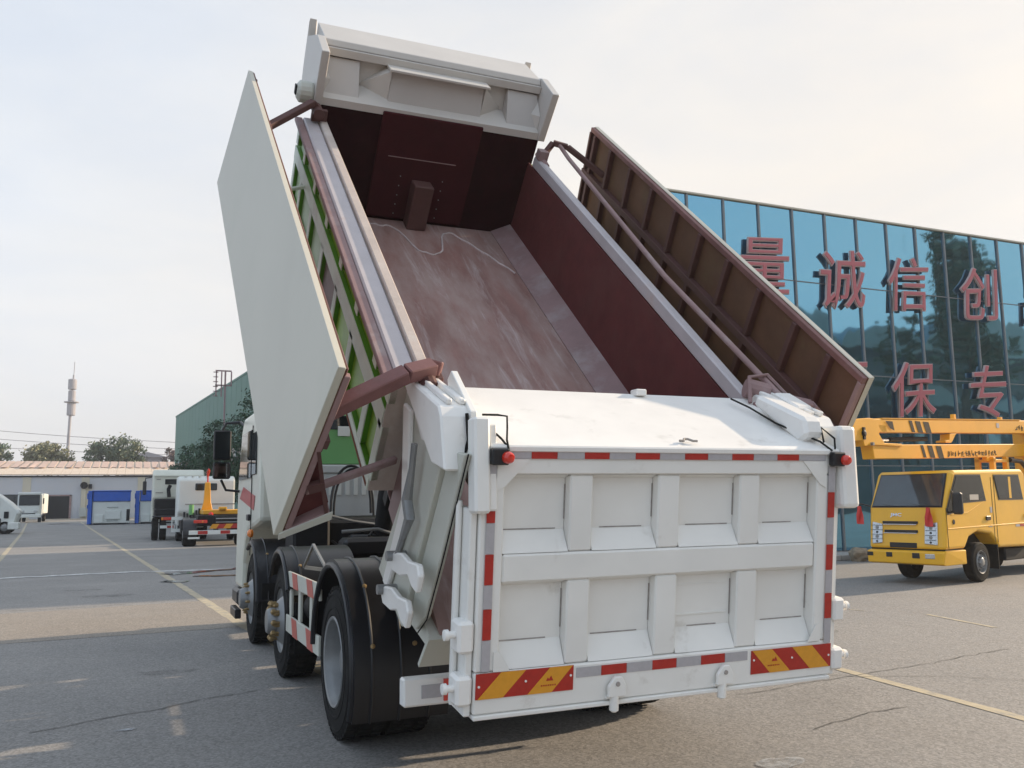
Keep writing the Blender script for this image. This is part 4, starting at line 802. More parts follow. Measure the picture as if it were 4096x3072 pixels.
# boulder by the pavement
bm = bmesh.new(); bmesh.ops.create_icosphere(bm, subdivisions=3, radius=0.24)
for v in bm.verts: v.co *= 1+0.35*noise.noise(v.co*7+Vector((3, 1, 2))); v.co.z *= 0.85
me = bpy.data.meshes.new('boulder'); bm.to_mesh(me); bm.free(); me.materials.append(M['boulder']); o = bpy.data.objects.new('boulder', me); col.objects.link(o); o.location = (14.25, 10.75, 0.16)
tag(o, 'small rough brown boulder on the kerb of the glass building beside the tipper', 'rock')

# ------------------------------------------------------------------ YELLOW AERIAL WORK TRUCK
yf = Vector((-0.968, -0.25, 0)).normalized(); yl = Vector((0.25, -0.968, 0)).normalized()
YP = Vector((11.84, 5.47, 0)); YX = frame(YP, yf, yl, (0, 0, 1))
yt = thing('lift_truck', 'yellow double cab aerial lift truck with two folded booms over its roof', 'truck')
cw = -1.45
prof = [(1.10, 0.64), (1.05, 1.00), (1.00, 1.40), (0.64, 2.02), (0.55, 2.07), (-2.30, 2.12), (-2.44, 2.02), (-2.46, 0.57), (-1.02, 0.60), (-0.93, 0.72), (-0.72, 0.87), (-0.20, 0.93), (0.16, 0.84), (0.33, 0.66), (0.36, 0.64)]
yc = MB(YX).prism([(s, 0, z) for s, z in prof], (0, cw, 0)).build('cab', 'yellow_paint', yt, bevel=0.055, seg=3)
def yp(name, m, fn, parent=yc, bevel=0.0, **k): b = MB(YX); fn(b); return b.build(name, m, parent, bevel=bevel, **k)
yp('wheel_arch', 'black_steel', lambda b: b.box(-0.95, 0.3, -0.02-0.3, -1.3, 0.55, 0.9))
yp('bumper', 'yellow_paint', lambda b: b.prism([(0.34, 0.01, 0.36), (0.34, 0.01, 0.62), (1.06, 0.01, 0.625), (1.14, -0.03, 0.60), (1.13, -0.03, 0.38), (1.05, -0.02, 0.36)], (0, cw-0.0, 0)), bevel=0.02, seg=2)
yp('bumper_gap', 'black_steel', lambda b: b.box(0.40, 1.08, -0.02, cw+0.03, 0.625, 0.645))
yp('window_seal', 'black_plastic', lambda b: b.prism([(1.006, -0.045, 1.395), (1.006, cw+0.045, 1.395), (0.655, cw+0.085, 2.015), (0.655, -0.085, 2.015)], (0.004, 0, 0.003)), bevel=0.001)
yp('windscreen', 'screen_glass', lambda b: b.prism([(1.008, -0.075, 1.42), (1.008, cw+0.075, 1.42), (0.672, cw+0.11, 1.995), (0.672, -0.11, 1.995)], (0.008, 0, 0.005)), bevel=0.003)
for P in ([(0.54, 1.99), (-0.46, 2.0), (-0.62, 1.495), (0.30, 1.465), (0.48, 1.31), (0.93, 1.26), (0.97, 1.36)], [(-0.99, 2.0), (-2.12, 2.01), (-2.26, 1.505), (-1.15, 1.505)]):
    yp('window_seal', 'black_plastic', lambda b: b.prism([(a, 0.001, z) for a, z in P], (0, 0.005, 0)))
yp('seat_back', 'beige_render', lambda b: b.box(-0.30, 0.05, 0.0125, 0.0135, 1.52, 1.62)); yp('seat_back', 'yellow_paint', lambda b: b.box(-1.72, -1.62, 0.0125, 0.0135, 1.54, 1.96))
yp('door_window', 'window_glass', lambda b: b.prism([(0.50, 0.002, 1.965), (-0.43, 0.002, 1.975), (-0.58, 0.002, 1.52), (0.30, 0.002, 1.49), (0.50, 0.002, 1.33), (0.90, 0.002, 1.29), (0.93, 0.002, 1.36)], (0, 0.010, 0)))
yp('door_window', 'window_glass', lambda b: b.prism([(-1.02, 0.002, 1.975), (-2.09, 0.002, 1.985), (-2.22, 0.002, 1.53), (-1.18, 0.002, 1.53)], (0, 0.010, 0)))
yp('door_window', 'dark_glass', lambda b: b.prism([(0.50, cw-.002, 1.965), (-0.43, cw-.002, 1.975), (-0.58, cw-.002, 1.52), (0.90, cw-.002, 1.33)], (0, -0.010, 0)))
for s in (0.97, -0.88, -1.0): yp('door_seam', 'decal_dark', lambda b: b.box(s-0.006, s+0.006, 0.001, 0.004, 0.70 if s < 0 else 0.66, 1.95 if s < 0 else 1.38))
yp('body_crease', 'yellow_paint', lambda b: b.prism([(0.95, 0, 1.02), (-2.4, 0, 1.05), (-2.4, 0, 1.03), (0.95, 0, 1.0)], (0, 0.006, 0)), bevel=0.002)
yp('body_crease', 'yellow_paint', lambda b: b.prism([(0.80, 0, 1.28), (0.15, 0, 1.30), (-0.55, 0, 1.50), (-0.55, 0, 1.48), (0.15, 0, 1.27), (0.80, 0, 1.25)], (0, 0.006, 0)), bevel=0.002)
yp('door_handle', 'black_plastic', lambda b: b.box(-0.72, -0.54, 0.002, 0.03, 1.13, 1.21), bevel=0.01)
yp('door_handle', 'black_plastic', lambda b: b.box(-2.36, -2.25, 0.002, 0.03, 1.15, 1.23), bevel=0.01)
yp('round_badge', 'black_steel', lambda b: b.lathe([(0.045, 0), (0.045, 0.006), (0, 0.008)], (0.72, 0.002, 1.13), (0, 1, 0), 16))
yp('red_reflector', 'tape_red', lambda b: b.box(-2.33, -2.02, 0.002, 0.006, 0.975, 1.02)); yp('white_reflector', 'tape_silver', lambda b: b.box(-2.0, -1.82, 0.002, 0.006, 0.975, 1.02))
yp('side_mark', 'tape_silver', lambda b: b.box(-0.84, -0.76, 0.002, 0.005, 1.27, 1.38)); yp('side_mark', 'grey_steel', lambda b: b.box(-0.80, -0.64, 0.002, 0.005, 1.0, 1.035))
def slot(z0, z1, a, b_, m='black_plastic', d=0.02, s0=None):
    s = 1.05+(1.0-z0)*0.125 if z0 < 1.0 else 1.05-(z0-1.0)*0.125
    return yp('grille_slot', m, lambda b: b.box(s-0.02, s+d, a, b_, z0, z1), bevel=0.006)
slot(1.095, 1.145, -0.50, -1.18); slot(0.935, 0.985, -0.50, -1.14); slot(0.66, 0.755, -0.52, -1.04, d=0.006)
for z in (1.085, 0.925): yp('chrome_bar', 'chrome', lambda b: b.box(1.05, 1.075, -0.52, -1.16, z-0.005, z+0.01))
for la, lb in ((-0.13, -0.37), (cw+0.07, cw+0.27)):
    yp('headlamp', 'lamp_clear', lambda b: b.prism([(1.092, la, 0.72), (1.092, lb, 0.74), (1.042, lb, 1.09), (1.042, la, 1.13)], (0.022, 0, 0.003)), bevel=0.012)
    for k in range(4):
        z = 0.77+k*0.085; s_ = 1.1155-(z-0.72)*0.125
        yp('lamp_reflector', 'grey_steel' if k % 2 else 'black_plastic', lambda b: b.tube([(s_-0.002, (la+lb)/2, z), (s_+0.006, (la+lb)/2, z)], 0.032 if k % 2 else 0.02, 12))
        yp('lamp_rib', 'black_plastic', lambda b: b.box(s_-0.004, s_+0.003, la-0.02, lb+0.02, z+0.038, z+0.046))
yp('fog_lamp', 'lamp_clear', lambda b: b.box(1.12, 1.148, -0.18, -0.36, 0.48, 0.565), bevel=0.01)
yp('bumper_vent', 'black_plastic', lambda b: b.box(1.12, 1.146, -0.46, -0.60, 0.48, 0.575), bevel=0.006); yp('bumper_vent', 'black_plastic', lambda b: b.box(1.12, 1.146, -0.98, -1.10, 0.49, 0.575), bevel=0.006); yp('fog_lamp', 'black_plastic', lambda b: b.box(1.12, 1.146, -1.36, -1.48, 0.50, 0.57), bevel=0.006)
# chrome emblem: three slim raised letters as seen on the nose
em = glyph('JMC', 0.1, 0.01, 0.04); em.name = 'emblem'
for v in em.vertices: v.co = YX @ Vector((1.03-(v.co.y*0.015)+v.co.z*0.1, -1.02+v.co.x*0.125, 1.235+v.co.y*0.085))
em.materials.clear(); em.materials.append(M['chrome']); eo = bpy.data.objects.new('emblem', em); col.objects.link(eo); eo.parent = yc
yp('mirror', 'black_plastic', lambda b: b.box(0.82, 0.92, 0.08, 0.26, 1.27, 1.66), bevel=0.03); yp('mirror_arm', 'black_plastic', lambda b: b.tube([(0.85, 0.0, 1.30), (0.87, 0.1, 1.33)], 0.015, 8)); yp('mirror_arm', 'black_plastic', lambda b: b.tube([(0.72, 0.0, 1.7), (0.87, 0.1, 1.64)], 0.015, 8))
yp('mirror', 'black_plastic', lambda b: b.box(0.98, 1.06, cw-0.30, cw-0.14, 1.42, 1.72), bevel=0.03) if False else None
yp('mirror_arm', 'black_plastic', lambda b: b.tube([(0.98, cw, 1.42), (1.05, cw-0.15, 1.47), (1.05, cw-0.24, 1.42)], 0.015, 8))
yp('wiper', 'black_plastic', lambda b: b.tube([(1.01, -0.45, 1.43), (0.96, -0.85, 1.50)], 0.008, 6).tube([(1.01, -1.0, 1.43), (0.97, -1.35, 1.48)], 0.008, 6))
for s in (-0.20,):
    wheel(yt, YX @ Vector((s, 0.02, 0.37)), yl.copy(), 'plain', r=0.37, w=0.20, tread=False)
    wheel(yt, YX @ Vector((s, cw-0.0, 0.37)), -yl.copy(), 'plain', r=0.37, w=0.20, tread=False)
    wheel(yt, YX @ Vector((s-3.6, 0.02, 0.37)), yl.copy(), 'plain', r=0.37, w=0.20, tread=False)
    wheel(yt, YX @ Vector((s-3.6, cw, 0.37)), -yl.copy(), 'plain', r=0.37, w=0.20, tread=False)
yp('mud_flap', 'rubber', lambda b: b.box(-0.98, -0.95, 0.0, -0.3, 0.2, 0.66), yt); yp('chassis_frame', 'black_steel', lambda b: b.box(-6.0, 0.6, -0.45, -1.1, 0.42, 0.60), yt, bevel=0.01)
yp('chassis_box', 'black_steel', lambda b: b.box(-2.4, -1.5, -0.1, -0.4, 0.32, 0.56), yt, bevel=0.02)
yp('deck', 'yellow_paint', lambda b: b.box(-6.2, -2.6, 0.0, cw, 0.75, 0.95), yt, bevel=0.01)
yp('turret', 'orange_yellow', lambda b: b.box(-5.6, -4.8, -0.35, -1.15, 0.952, 3.1), yt, bevel=0.02)
bl = -0.86; bh = 0.12
yp('upper_boom', 'orange_yellow', lambda b: b.hexa([(2.10, bl-bh, 2.76), (2.10, bl+bh, 2.76), (-5.3, bl+bh, 3.0), (-5.3, bl-bh, 3.0), (2.10, bl-bh, 3.01), (2.10, bl+bh, 3.01), (-5.3, bl+bh, 3.30), (-5.3, bl-bh, 3.30)]), yt, bevel=0.012)
yp('boom_top_plate', 'orange_yellow', lambda b: b.hexa([(1.6, bl-bh-.01, 3.03), (1.6, bl+bh+.01, 3.03), (-4.3, bl+bh+.01, 3.265), (-4.3, bl-bh-.01, 3.265), (1.6, bl-bh-.01, 3.045), (1.6, bl+bh+.01, 3.045), (-4.3, bl+bh+.01, 3.28), (-4.3, bl-bh-.01, 3.28)]), yt)
yp('lower_boom', 'orange_yellow', lambda b: b.hexa([(1.95, bl-bh, 2.28), (1.95, bl+bh, 2.28), (-5.3, bl+bh, 2.47), (-5.3, bl-bh, 2.47), (2.00, bl-bh, 2.54), (2.00, bl+bh, 2.54), (-5.3, bl+bh, 2.76), (-5.3, bl-bh, 2.76)]), yt, bevel=0.012)
def q(xa, z): return (2.12-(xa-200)*0.00474, z)
yp('boom_knuckle', 'orange_yellow', lambda b: b.prism([(s, bl+bh+0.03, z) for s, z in ((2.68, 2.97), (2.10, 3.02), (1.75, 3.01), (1.78, 2.74), (1.62, 2.58), (1.0, 2.58), (1.0, 2.53), (2.05, 2.53), (2.3, 2.50), (2.34, 2.60), (2.72, 2.58))], (0, -0.30, 0)), yt, bevel=0.01)
yp('knuckle_pin', 'black_steel', lambda b: b.lathe([(0.06, 0), (0.06, 0.03), (0.03, 0.04), (0, 0.04)], (2.32, bl+bh+0.03, 2.73), (0, 1, 0), 16).box(2.29, 2.35, bl+bh+.03, bl+bh+.06, 2.62, 2.84), yt)
yp('sheave', 'grey_steel', lambda b: b.lathe([(0.03, 0), (0.03, 0.05), (0, 0.05)], (2.08, bl+bh+0.03, 2.55), (0, 1, 0), 12), yt)
yp('boom_ram', 'black_steel', lambda b: b.tube([(1.2, bl, 2.66), (-0.2, bl, 2.72)], 0.045, 14), yt, smooth=True); yp('boom_ram_rod', 'chrome', lambda b: b.tube([(1.6, bl, 2.64), (1.1, bl, 2.66)], 0.025, 12), yt, smooth=True)
yp('ram_bracket', 'orange_yellow', lambda b: b.prism([(s, bl+bh, z) for s, z in ((-0.95, 2.84), (-1.25, 2.86), (-1.18, 2.82), (-1.05, 2.70), (-0.98, 2.66), (-0.75, 2.66), (-0.75, 2.70), (-0.92, 2.72))], (0, -0.2, 0)), yt, bevel=0.005)
def bstripe(xa, xb, z0, z1, lean=0.10):
    s0, s1 = 2.12-(xa-200)*0.00474, 2.12-(xb-200)*0.00474
    yp('boom_stripe', 'decal_dark', lambda b: b.prism([(s0, bl+bh+0.003, z1), (s1, bl+bh+0.003, z1), (s1-lean, bl+bh+0.003, z0), (s0-lean, bl+bh+0.003, z0)], (0, 0.003, 0)), yt)
for xa, xb in ((510, 535), (560, 600), (625, 670)): bstripe(xa, xb, 2.82, 3.04)
for xa, xb in ((590, 612), (645, 685), (715, 760)): bstripe(xa, xb, 2.34, 2.58)
txt = MB(YX)
for k in range(15):
    s = -0.78-k*0.148; zz = 2.37+k*0.0045
    for _ in range(5):
        a = random.random()*0.08; c_ = random.random()*0.09
        if random.random() < 0.5: txt.box(s-a, s-a-0.05, bl+bh+.003, bl+bh+.006, zz+c_, zz+c_+0.018)
        else: txt.box(s-a, s-a-0.017, bl+bh+.003, bl+bh+.006, zz+c_*0.6, zz+c_*0.6+0.075)
txt.build('boom_lettering', 'decal_dark', yt, kind='stuff')
txt = MB(YX)
for k in range(5):
    s = -4.0-k*0.15
    for _ in range(5):
        a = random.random()*0.08; c_ = random.random()*0.09; txt.box(s-a, s-a-0.05, bl+bh+.003, bl+bh+.006, 3.03+c_, 3.03+c_+0.018) if random.random() < .5 else txt.box(s-a, s-a-0.017, bl+bh+.003, bl+bh+.006, 3.03+c_*.6, 3.11+c_*.6)
txt.build('boom_lettering', 'decal_dark', yt, kind='stuff')
yp('warning_label', 'tape_silver', lambda b: b.box(-3.07, -3.20, bl+bh+.003, bl+bh+.006, 3.05, 3.15), yt); yp('warning_label', 'decal_dark', lambda b: b.prism([(1.55, bl+bh+.033, 2.99), (1.30, bl+bh+.033, 2.99), (1.25, bl+bh+.033, 2.82), (1.40, bl+bh+.033, 2.86)], (0, 0.003, 0)), yt)
yp('boom_rest', 'orange_yellow', lambda b: (b.box(-2.62, -2.72, bl-0.2, bl-0.1, 0.96, 2.40), b.box(-2.62, -2.72, bl+0.1, bl+0.2, 0.96, 2.40), b.box(-3.25, -3.35, bl+0.1, bl+0.2, 0.96, 2.42), b.box(-2.62, -3.35, bl-0.2, bl+0.2, 2.30, 2.36)), yt, bevel=0.005)
yp('boom_hose', 'black_plastic', lambda b: b.tube([(-3.4, bl+0.2, 2.35), (-3.9, bl+0.22, 2.33), (-4.3, bl+0.22, 2.10), (-4.5, bl+0.2, 1.7)], 0.05, 10), yt, smooth=True)
for s in (-1.4, -3.55): yp('boom_lug', 'orange_yellow', lambda b: b.box(s-0.04, s+0.04, bl-0.04, bl+0.04, 3.12-s*0.02, 3.24-s*0.02), yt)
yp('boom_lug', 'orange_yellow', lambda b: b.box(-2.5, -2.62, bl+0.02, bl+bh, 2.32, 2.42), yt)
yp('hook_block', 'black_plastic', lambda b: (b.box(2.55, 2.70, bl-0.06, bl+0.06, 1.93, 2.15), b.tube([(2.62, bl, 2.15), (2.62, bl, 2.56)], 0.010, 6)), yt, bevel=0.01)
yp('hook_stripe', 'orange_yellow', lambda b: b.box(2.52, 2.548, bl-0.05, bl+0.05, 1.90, 2.14), yt)
yp('hook_weight', 'lamp_red', lambda b: b.lathe([(0, 0), (0.06, 0.02), (0.07, 0.07), (0.05, 0.13), (0.02, 0.15), (0, 0.15)], (2.56, bl, 1.73), (0, 0, 1), 14), yt, smooth=True)
# red ribbons tied to mirror arm and corner
def ribbon(c0, label):
    b = MB(YX); s, l_, z = c0
    for k in range(4):
        dx = (k-1.5)*0.022
        P = [(s+0.01*math.sin(k+j), l_+dx*(0.3+j*0.35)+0.008*math.sin(j*2+k), z-j*0.085) for j in range(5)]
        w = 0.028
        b.add([(p[0], p[1]-w, p[2]) for p in P]+[(p[0]+0.004, p[1]+w, p[2]-0.01) for p in P], [(j, j+1, 6+j, 5+j) for j in range(4)])
    o = b.build('ribbon', 'ribbon_red'); tag(o, label, 'ribbon', 'red ribbons on the yellow lift truck'); sm = o.modifiers.new('solid', 'SOLIDIFY'); sm.thickness = 0.003
ribbon((1.09, cw-0.16, 1.43), 'red ribbon tied to the far mirror arm of the yellow truck'); ribbon((1.10, -0.26, 1.40), 'red ribbon hanging above the near headlamp of the yellow truck')

# ------------------------------------------------------------------ PARKED TRUCKS IN THE YARD
def simple_wheel(parent, c, ax, r, w):
    t = MB().lathe([(0, -w), (r*.9, -w), (r, -w*.88), (r, -w*.12), (r*.9, 0), (r*.58, 0.0), (r*.56, -0.05)], c, ax, 28).build('wheel', 'rubber', parent, smooth=True)
    MB().lathe([(r*.56, -0.045), (r*.3, 0.0), (0, 0.01)], c, ax, 20).build('rim', 'grey_steel', t, smooth=True)
ht = thing('hook_lift_truck', 'white hook lift truck seen from behind with an upright yellow hook arm', 'truck', (0.6, 30.3, 0))
def hp_(name, m, fn, parent=ht, bevel=0.0, **k): b = MB(); fn(b); return b.build(name, m, parent, bevel=bevel, **k)
hc = hp_('cab', 'far_white', lambda b: b.prism([(-0.66, y, z) for y, z in ((35.4, 1.30), (35.4, 2.70), (35.6, 2.88), (37.0, 2.88), (37.5, 2.1), (37.5, 0.7), (36.0, 0.7))], (2.42, 0, 0)), bevel=0.09, seg=3)
for i, x in enumerate((-0.4, -0.1, 0.2, 0.5, 0.8, 1.1, 1.4)): hp_('roof_rib', 'far_white', lambda b: b.box(x, x+0.08, 35.5, 36.9, 2.875, 2.905), hc)
hp_('rear_window', 'dark_glass', lambda b: b.box(0.06, 0.98, 35.36, 35.398, 2.25, 2.56), hc, 0.03)
hp_('lower_seam', 'weld_grey', lambda b: b.box(-0.35, 1.75, 35.38, 35.398, 1.62, 1.66), hc)
hp_('arm_base', 'orange_yellow', lambda b: (b.box(0.15, 2.0, 31.6, 34.6, 1.22, 1.40), b.box(0.75, 1.05, 31.4, 31.8, 1.40, 1.52)), bevel=0.02)
hp_('hook_arm', 'orange_yellow', lambda b: (b.prism([(0.18, 33.0, 1.40), (0.62, 33.0, 1.40), (0.54, 33.0, 1.75), (0.50, 33.0, 2.55), (0.30, 33.0, 2.55), (0.26, 33.0, 1.75)], (0, 0.22, 0))), bevel=0.015)
hp_('hook', 'lamp_red', lambda b: b.tube([(0.40, 33.1, 2.53), (0.40, 33.1, 2.78), (0.40, 33.05, 2.9), (0.42, 32.95, 3.05), (0.40, 32.8, 3.10)], [0.035, 0.035, 0.06, 0.06, 0.03], 8))
hp_('work_lamp', 'lamp_red', lambda b: b.lathe([(0.10, 0), (0.10, 0.06), (0.04, 0.10), (0, 0.1)], (0.43, 31.4, 1.22), (0, -1, 0), 14))
hp_('chassis_frame', 'black_steel', lambda b: (b.box(-0.1, 1.9, 30.6, 37.0, 0.78, 1.20), b.box(0.45, 1.9, 30.45, 30.6, 0.82, 1.16)), bevel=0.02)
for z in (0.92, 1.06): hp_('roller', 'grey_steel', lambda b: b.tube([(0.55, 30.43, z), (1.85, 30.43, z)], 0.025, 8))
for k in range(6):
    x = 0.30+k*0.26; hp_('chevron_stripe', 'plate_red' if k % 2 else 'plate_yellow', lambda b: b.prism([(x, 30.30, 0.68), (x+0.26, 30.30, 0.68), (x+0.38, 30.30, 0.86), (x+0.12, 30.30, 0.86)], (0, 0.02, 0)))
bb_ = hp_('rear_bumper', 'far_white', lambda b: b.box(-0.45, 1.95, 30.25, 30.33, 0.46, 0.62), bevel=0.01)
for x in (-0.12, 0.72, 1.40): hp_('red_block', 'tape_red', lambda b: b.box(x, x+0.36, 30.245, 30.249, 0.475, 0.605), bb_)
hp_('underrun_bar', 'far_white', lambda b: b.box(-0.48, -0.05, 30.22, 30.26, 0.30, 0.37))
hp_('tail_lamp', 'lamp_red', lambda b: b.box(-0.28, 0.22, 30.35, 30.45, 0.90, 1.02), bevel=0.01); hp_('tail_lamp', 'lamp_orange', lambda b: b.box(0.02, 0.08, 30.33, 30.349, 0.92, 1.0))
hp_('mudguard', 'black_plastic', lambda b: b.prism([(-0.66, 31.0+0.62*math.cos(R(a)), 0.46+0.62*math.sin(R(a))) for a in range(10, 200, 10)]+[(-0.66, 31.0+0.58*math.cos(R(a)), 0.46+0.58*math.sin(R(a))) for a in range(190, 0, -10)], (0.5, 0, 0)))
hp_('hydraulic_parts', 'black_plastic', lambda b: [b.box(-0.5+i*0.12, -0.42+i*0.12, 33.5, 33.8, 1.1, 1.25+0.3*random.random()) for i in range(7)], bevel=0.01)
hp_('green_pump', 'cab_green', lambda b: b.tube([(-0.2, 33.4, 1.2), (-0.2, 33.4, 1.62)], 0.10, 12))
gdd = hp_('side_guard', 'far_white', lambda b: (b.box(-0.95, -0.50, 33.9, 33.94, 0.48, 0.62), b.box(-0.95, -0.50, 33.9, 33.94, 0.98, 1.12), b.box(-0.95, -0.90, 33.9, 33.94, 0.62, 0.98), b.box(-0.55, -0.50, 33.9, 33.94, 0.62, 0.98), b.box(-0.75, -0.70, 33.9, 33.94, 0.62, 0.98)))
hp_('fuel_tank_or_added_box', 'black_steel', lambda b: b.box(-0.6, -0.1, 33.0, 35.0, 0.4, 1.0), bevel=0.05)
for sx, x in ((-1, -0.64), (1, 1.84)):
    simple_wheel(ht, (x, 31.0, 0.46), (sx, 0, 0), 0.46, 0.5); simple_wheel(ht, (x, 36.5, 0.46), (sx, 0, 0), 0.46, 0.26)

dt = thing('tractor_truck', 'tall white tractor truck without a trailer, seen from behind next to the hook lift truck', 'truck', (-0.4, 38, 0))
hp_('cab', 'cab_white', lambda b: b.prism([(-1.58, y, z) for y, z in ((41.0, 1.95), (41.0, 3.10), (41.3, 3.38), (42.6, 3.38), (43.2, 2.4), (43.2, 0.8), (41.8, 0.8), (41.6, 1.5))], (2.42, 0, 0)), dt, 0.09, seg=3)
dcab = dt.children[0]
hp_('roof_lip', 'cab_white', lambda b: b.box(-1.54, 0.80, 40.93, 40.99, 3.04, 3.08), dcab)
hp_('rear_window', 'dark_glass', lambda b: b.box(-1.02, -0.42, 40.96, 40.998, 2.64, 2.90), dcab, 0.02); hp_('vent', 'weld_grey', lambda b: b.box(-1.42, -1.22, 40.97, 40.998, 2.88, 2.92), dcab); hp_('vent', 'weld_grey', lambda b: b.box(-1.44, -1.10, 40.97, 40.998, 2.22, 2.26), dcab)
hp_('exhaust', 'black_steel', lambda b: (b.tube([(-0.82, 40.7, 2.0), (-0.86, 40.7, 2.4), (-0.78, 40.7, 2.6)], 0.09, 10)), dt)
hp_('chassis_block', 'black_steel', lambda b: (b.box(-1.5, 0.7, 38.6, 40.9, 0.95, 1.45), b.box(-1.5, 0.75, 39.5, 40.9, 1.45, 1.92)), dt, 0.04)
hp_('side_mirror', 'black_plastic', lambda b: b.box(-2.02, -1.84, 42.9, 43.0, 2.15, 2.85), dt, 0.03)
hp_('mirror_arm', 'black_plastic', lambda b: b.tube([(-1.6, 43.0, 3.05), (-1.9, 42.95, 3.0), (-1.92, 42.95, 2.8)], 0.025, 6), dt)
hp_('mudguard', 'black_plastic', lambda b: b.box(-1.62, -0.62, 37.7, 38.9, 1.06, 1.12), dt, 0.03)
hp_('tail_lamp', 'lamp_red', lambda b: b.box(-1.14, -0.72, 37.50, 37.56, 0.93, 1.06), dt, 0.01); hp_('tail_lamp', 'lamp_orange', lambda b: b.box(-1.24, -1.15, 37.50, 37.56, 0.93, 1.06), dt, 0.01)
rb = hp_('rear_bar', 'far_white', lambda b: b.box(-1.28, 0.6, 37.48, 37.55, 0.56, 0.69), dt); hp_('red_block', 'tape_red', lambda b: b.box(-0.98, -0.70, 37.47, 37.479, 0.57, 0.68), rb)
for x in (-1.62, -1.28): simple_wheel(dt, (x, 38.3, 0.52), (-1, 0, 0), 0.52, 0.28)
for x in (0.45, 0.80): simple_wheel(dt, (x, 38.3, 0.52), (1, 0, 0), 0.52, 0.28)
simple_wheel(dt, (-1.55, 42.3, 0.52), (-1, 0, 0), 0.52, 0.28); simple_wheel(dt, (0.8, 42.3, 0.52), (1, 0, 0), 0.52, 0.28)

def compactor(x0, x1, y, label):
    t = thing('waste_compactor', label, 'waste compactor', ((x0+x1)/2, y, 0), 'blue and white waste compactors in front of the grey shed')
    w = x1-x0
    def cpp(name, m, a): return MB().box(*a).build(name, m, t, bevel=0.03)
    cpp('body', 'far_white', (x0+0.36, x1-0.02, y+0.12, y+5, 0.12, 1.98)); cpp('hood', 'blue_paint', (x0+0.40, x1, y, y+5, 2.0, 2.85)); cpp('hood_edge', 'blue_paint', (x0+0.3, x1+0.05, y-0.06, y+5, 2.86, 2.94))
    cpp('column', 'blue_paint', (x0, x0+0.33, y-0.1, y+5, 0.05, 2.9)); cpp('bracket', 'blue_paint', (x0-0.08, x0+0.02, y-0.2, y-0.05, 2.2, 2.7)); cpp('bracket', 'blue_paint', (x0-0.06, x0+0.02, y-0.2, y-0.05, 1.4, 1.7))
    for z in (1.45, 1.0, 0.3): cpp('rail', 'pale_frame', (x0+w*0.45, x0+w*0.72, y+0.04, y+0.1, z, z+0.09))
    cpp('control_box', 'far_white', (x0+w*0.42, x0+w*0.78, y+0.0, y+0.11, 0.45, 1.2)); cpp('dark_slot', 'black_steel', (x1-0.3, x1-0.03, y+0.05, y+0.11, 0.3, 1.3)); cpp('skid', 'black_steel', (x0+0.5, x1-0.3, y+0.15, y+4.8, 0.0, 0.11))
    cpp('control_box', 'far_white', (x0+0.5, x0+0.5+w*0.22, y+0.0, y+0.11, 0.15, 0.85))
compactor(-5.92, -2.55, 78, 'blue hooded white waste compactor, the wholly visible left one'); compactor(-2.15, 1.2, 78.6, 'blue hooded white waste compactor, the right one partly behind the tractor truck')

wt = thing('small_truck', 'small white truck facing the camera in front of the grey shed', 'truck', (-12.2, 98, 0))
def wpp(name, m, a, bv=0.05, parent=wt): return MB().box(*a).build(name, m, parent, bevel=bv)
wc = wpp('cab', 'far_white', (-13.3, -11.1, 98, 100, 0.65, 3.0), 0.2); wpp('sun_visor', 'far_white', (-13.25, -11.1, 97.7, 98.1, 2.85, 3.12), 0.05); wpp('windscreen', 'dark_glass', (-13.15, -11.25, 97.93, 97.99, 1.75, 2.8), 0.08)
wpp('grille', 'black_steel', (-12.9, -11.6, 97.9, 97.99, 0.8, 0.95), 0.02); wpp('bumper', 'far_white', (-13.35, -11.05, 97.7, 97.99, 0.5, 0.85), 0.05); wpp('cargo_box', 'far_white', (-13.4, -11.0, 100.1, 105, 0.9, 3.0))
for x in (-12.95, -11.75): wpp('headlamp', 'lamp_clear', (x, x+0.35, 97.9, 97.98, 1.05, 1.22), 0.03)
wpp('mirror', 'black_plastic', (-10.95, -10.82, 97.8, 97.95, 1.9, 2.5), 0.03); wpp('mirror', 'black_plastic', (-13.6, -13.47, 97.8, 97.95, 1.9, 2.5), 0.03)
for x, s in ((-13.3, -1), (-11.1, 1)): simple_wheel(wt, (x, 98.8, 0.4), (s, 0, 0), 0.4, 0.3); simple_wheel(wt, (x, 103.5, 0.4), (s, 0, 0), 0.4, 0.3)

lt = thing('sweeper_truck', 'white municipal truck with a sloping tail, cut by the left edge of the photo', 'truck', (-10.5, 55, 0))
MB().prism([(-12.6, 55.0, 0.55), (-9.0, 55.0, 0.55), (-8.75, 55.0, 1.35), (-9.3, 55.0, 1.9), (-10.0, 55.0, 2.45), (-12.6, 55.0, 2.5)], (0, 2.1, 0)).build('body', 'far_white', lt, bevel=0.08)
wpp('window', 'dark_glass', (-10.1, -9.85, 54.93, 54.99, 1.6, 2.15), 0.02, lt); wpp('dark_recess', 'black_steel', (-9.55, -9.3, 54.93, 54.99, 0.95, 1.35), 0.02, lt); wpp('dark_recess', 'black_steel', (-9.95, -9.7, 54.93, 54.99, 0.6, 0.95), 0.02, lt)
wpp('toolbox', 'far_white', (-9.3, -8.7, 54.7, 55.6, 0.28, 0.7), 0.04, lt); wpp('mirror', 'far_white', (-8.85, -8.65, 54.6, 54.75, 1.2, 1.45), 0.04, lt)
for x in (-9.5, -12): simple_wheel(lt, (x, 55.0, 0.4), (0, -1, 0), 0.4, 0.3); simple_wheel(lt, (x, 57.1, 0.4), (0, 1, 0), 0.4, 0.3)

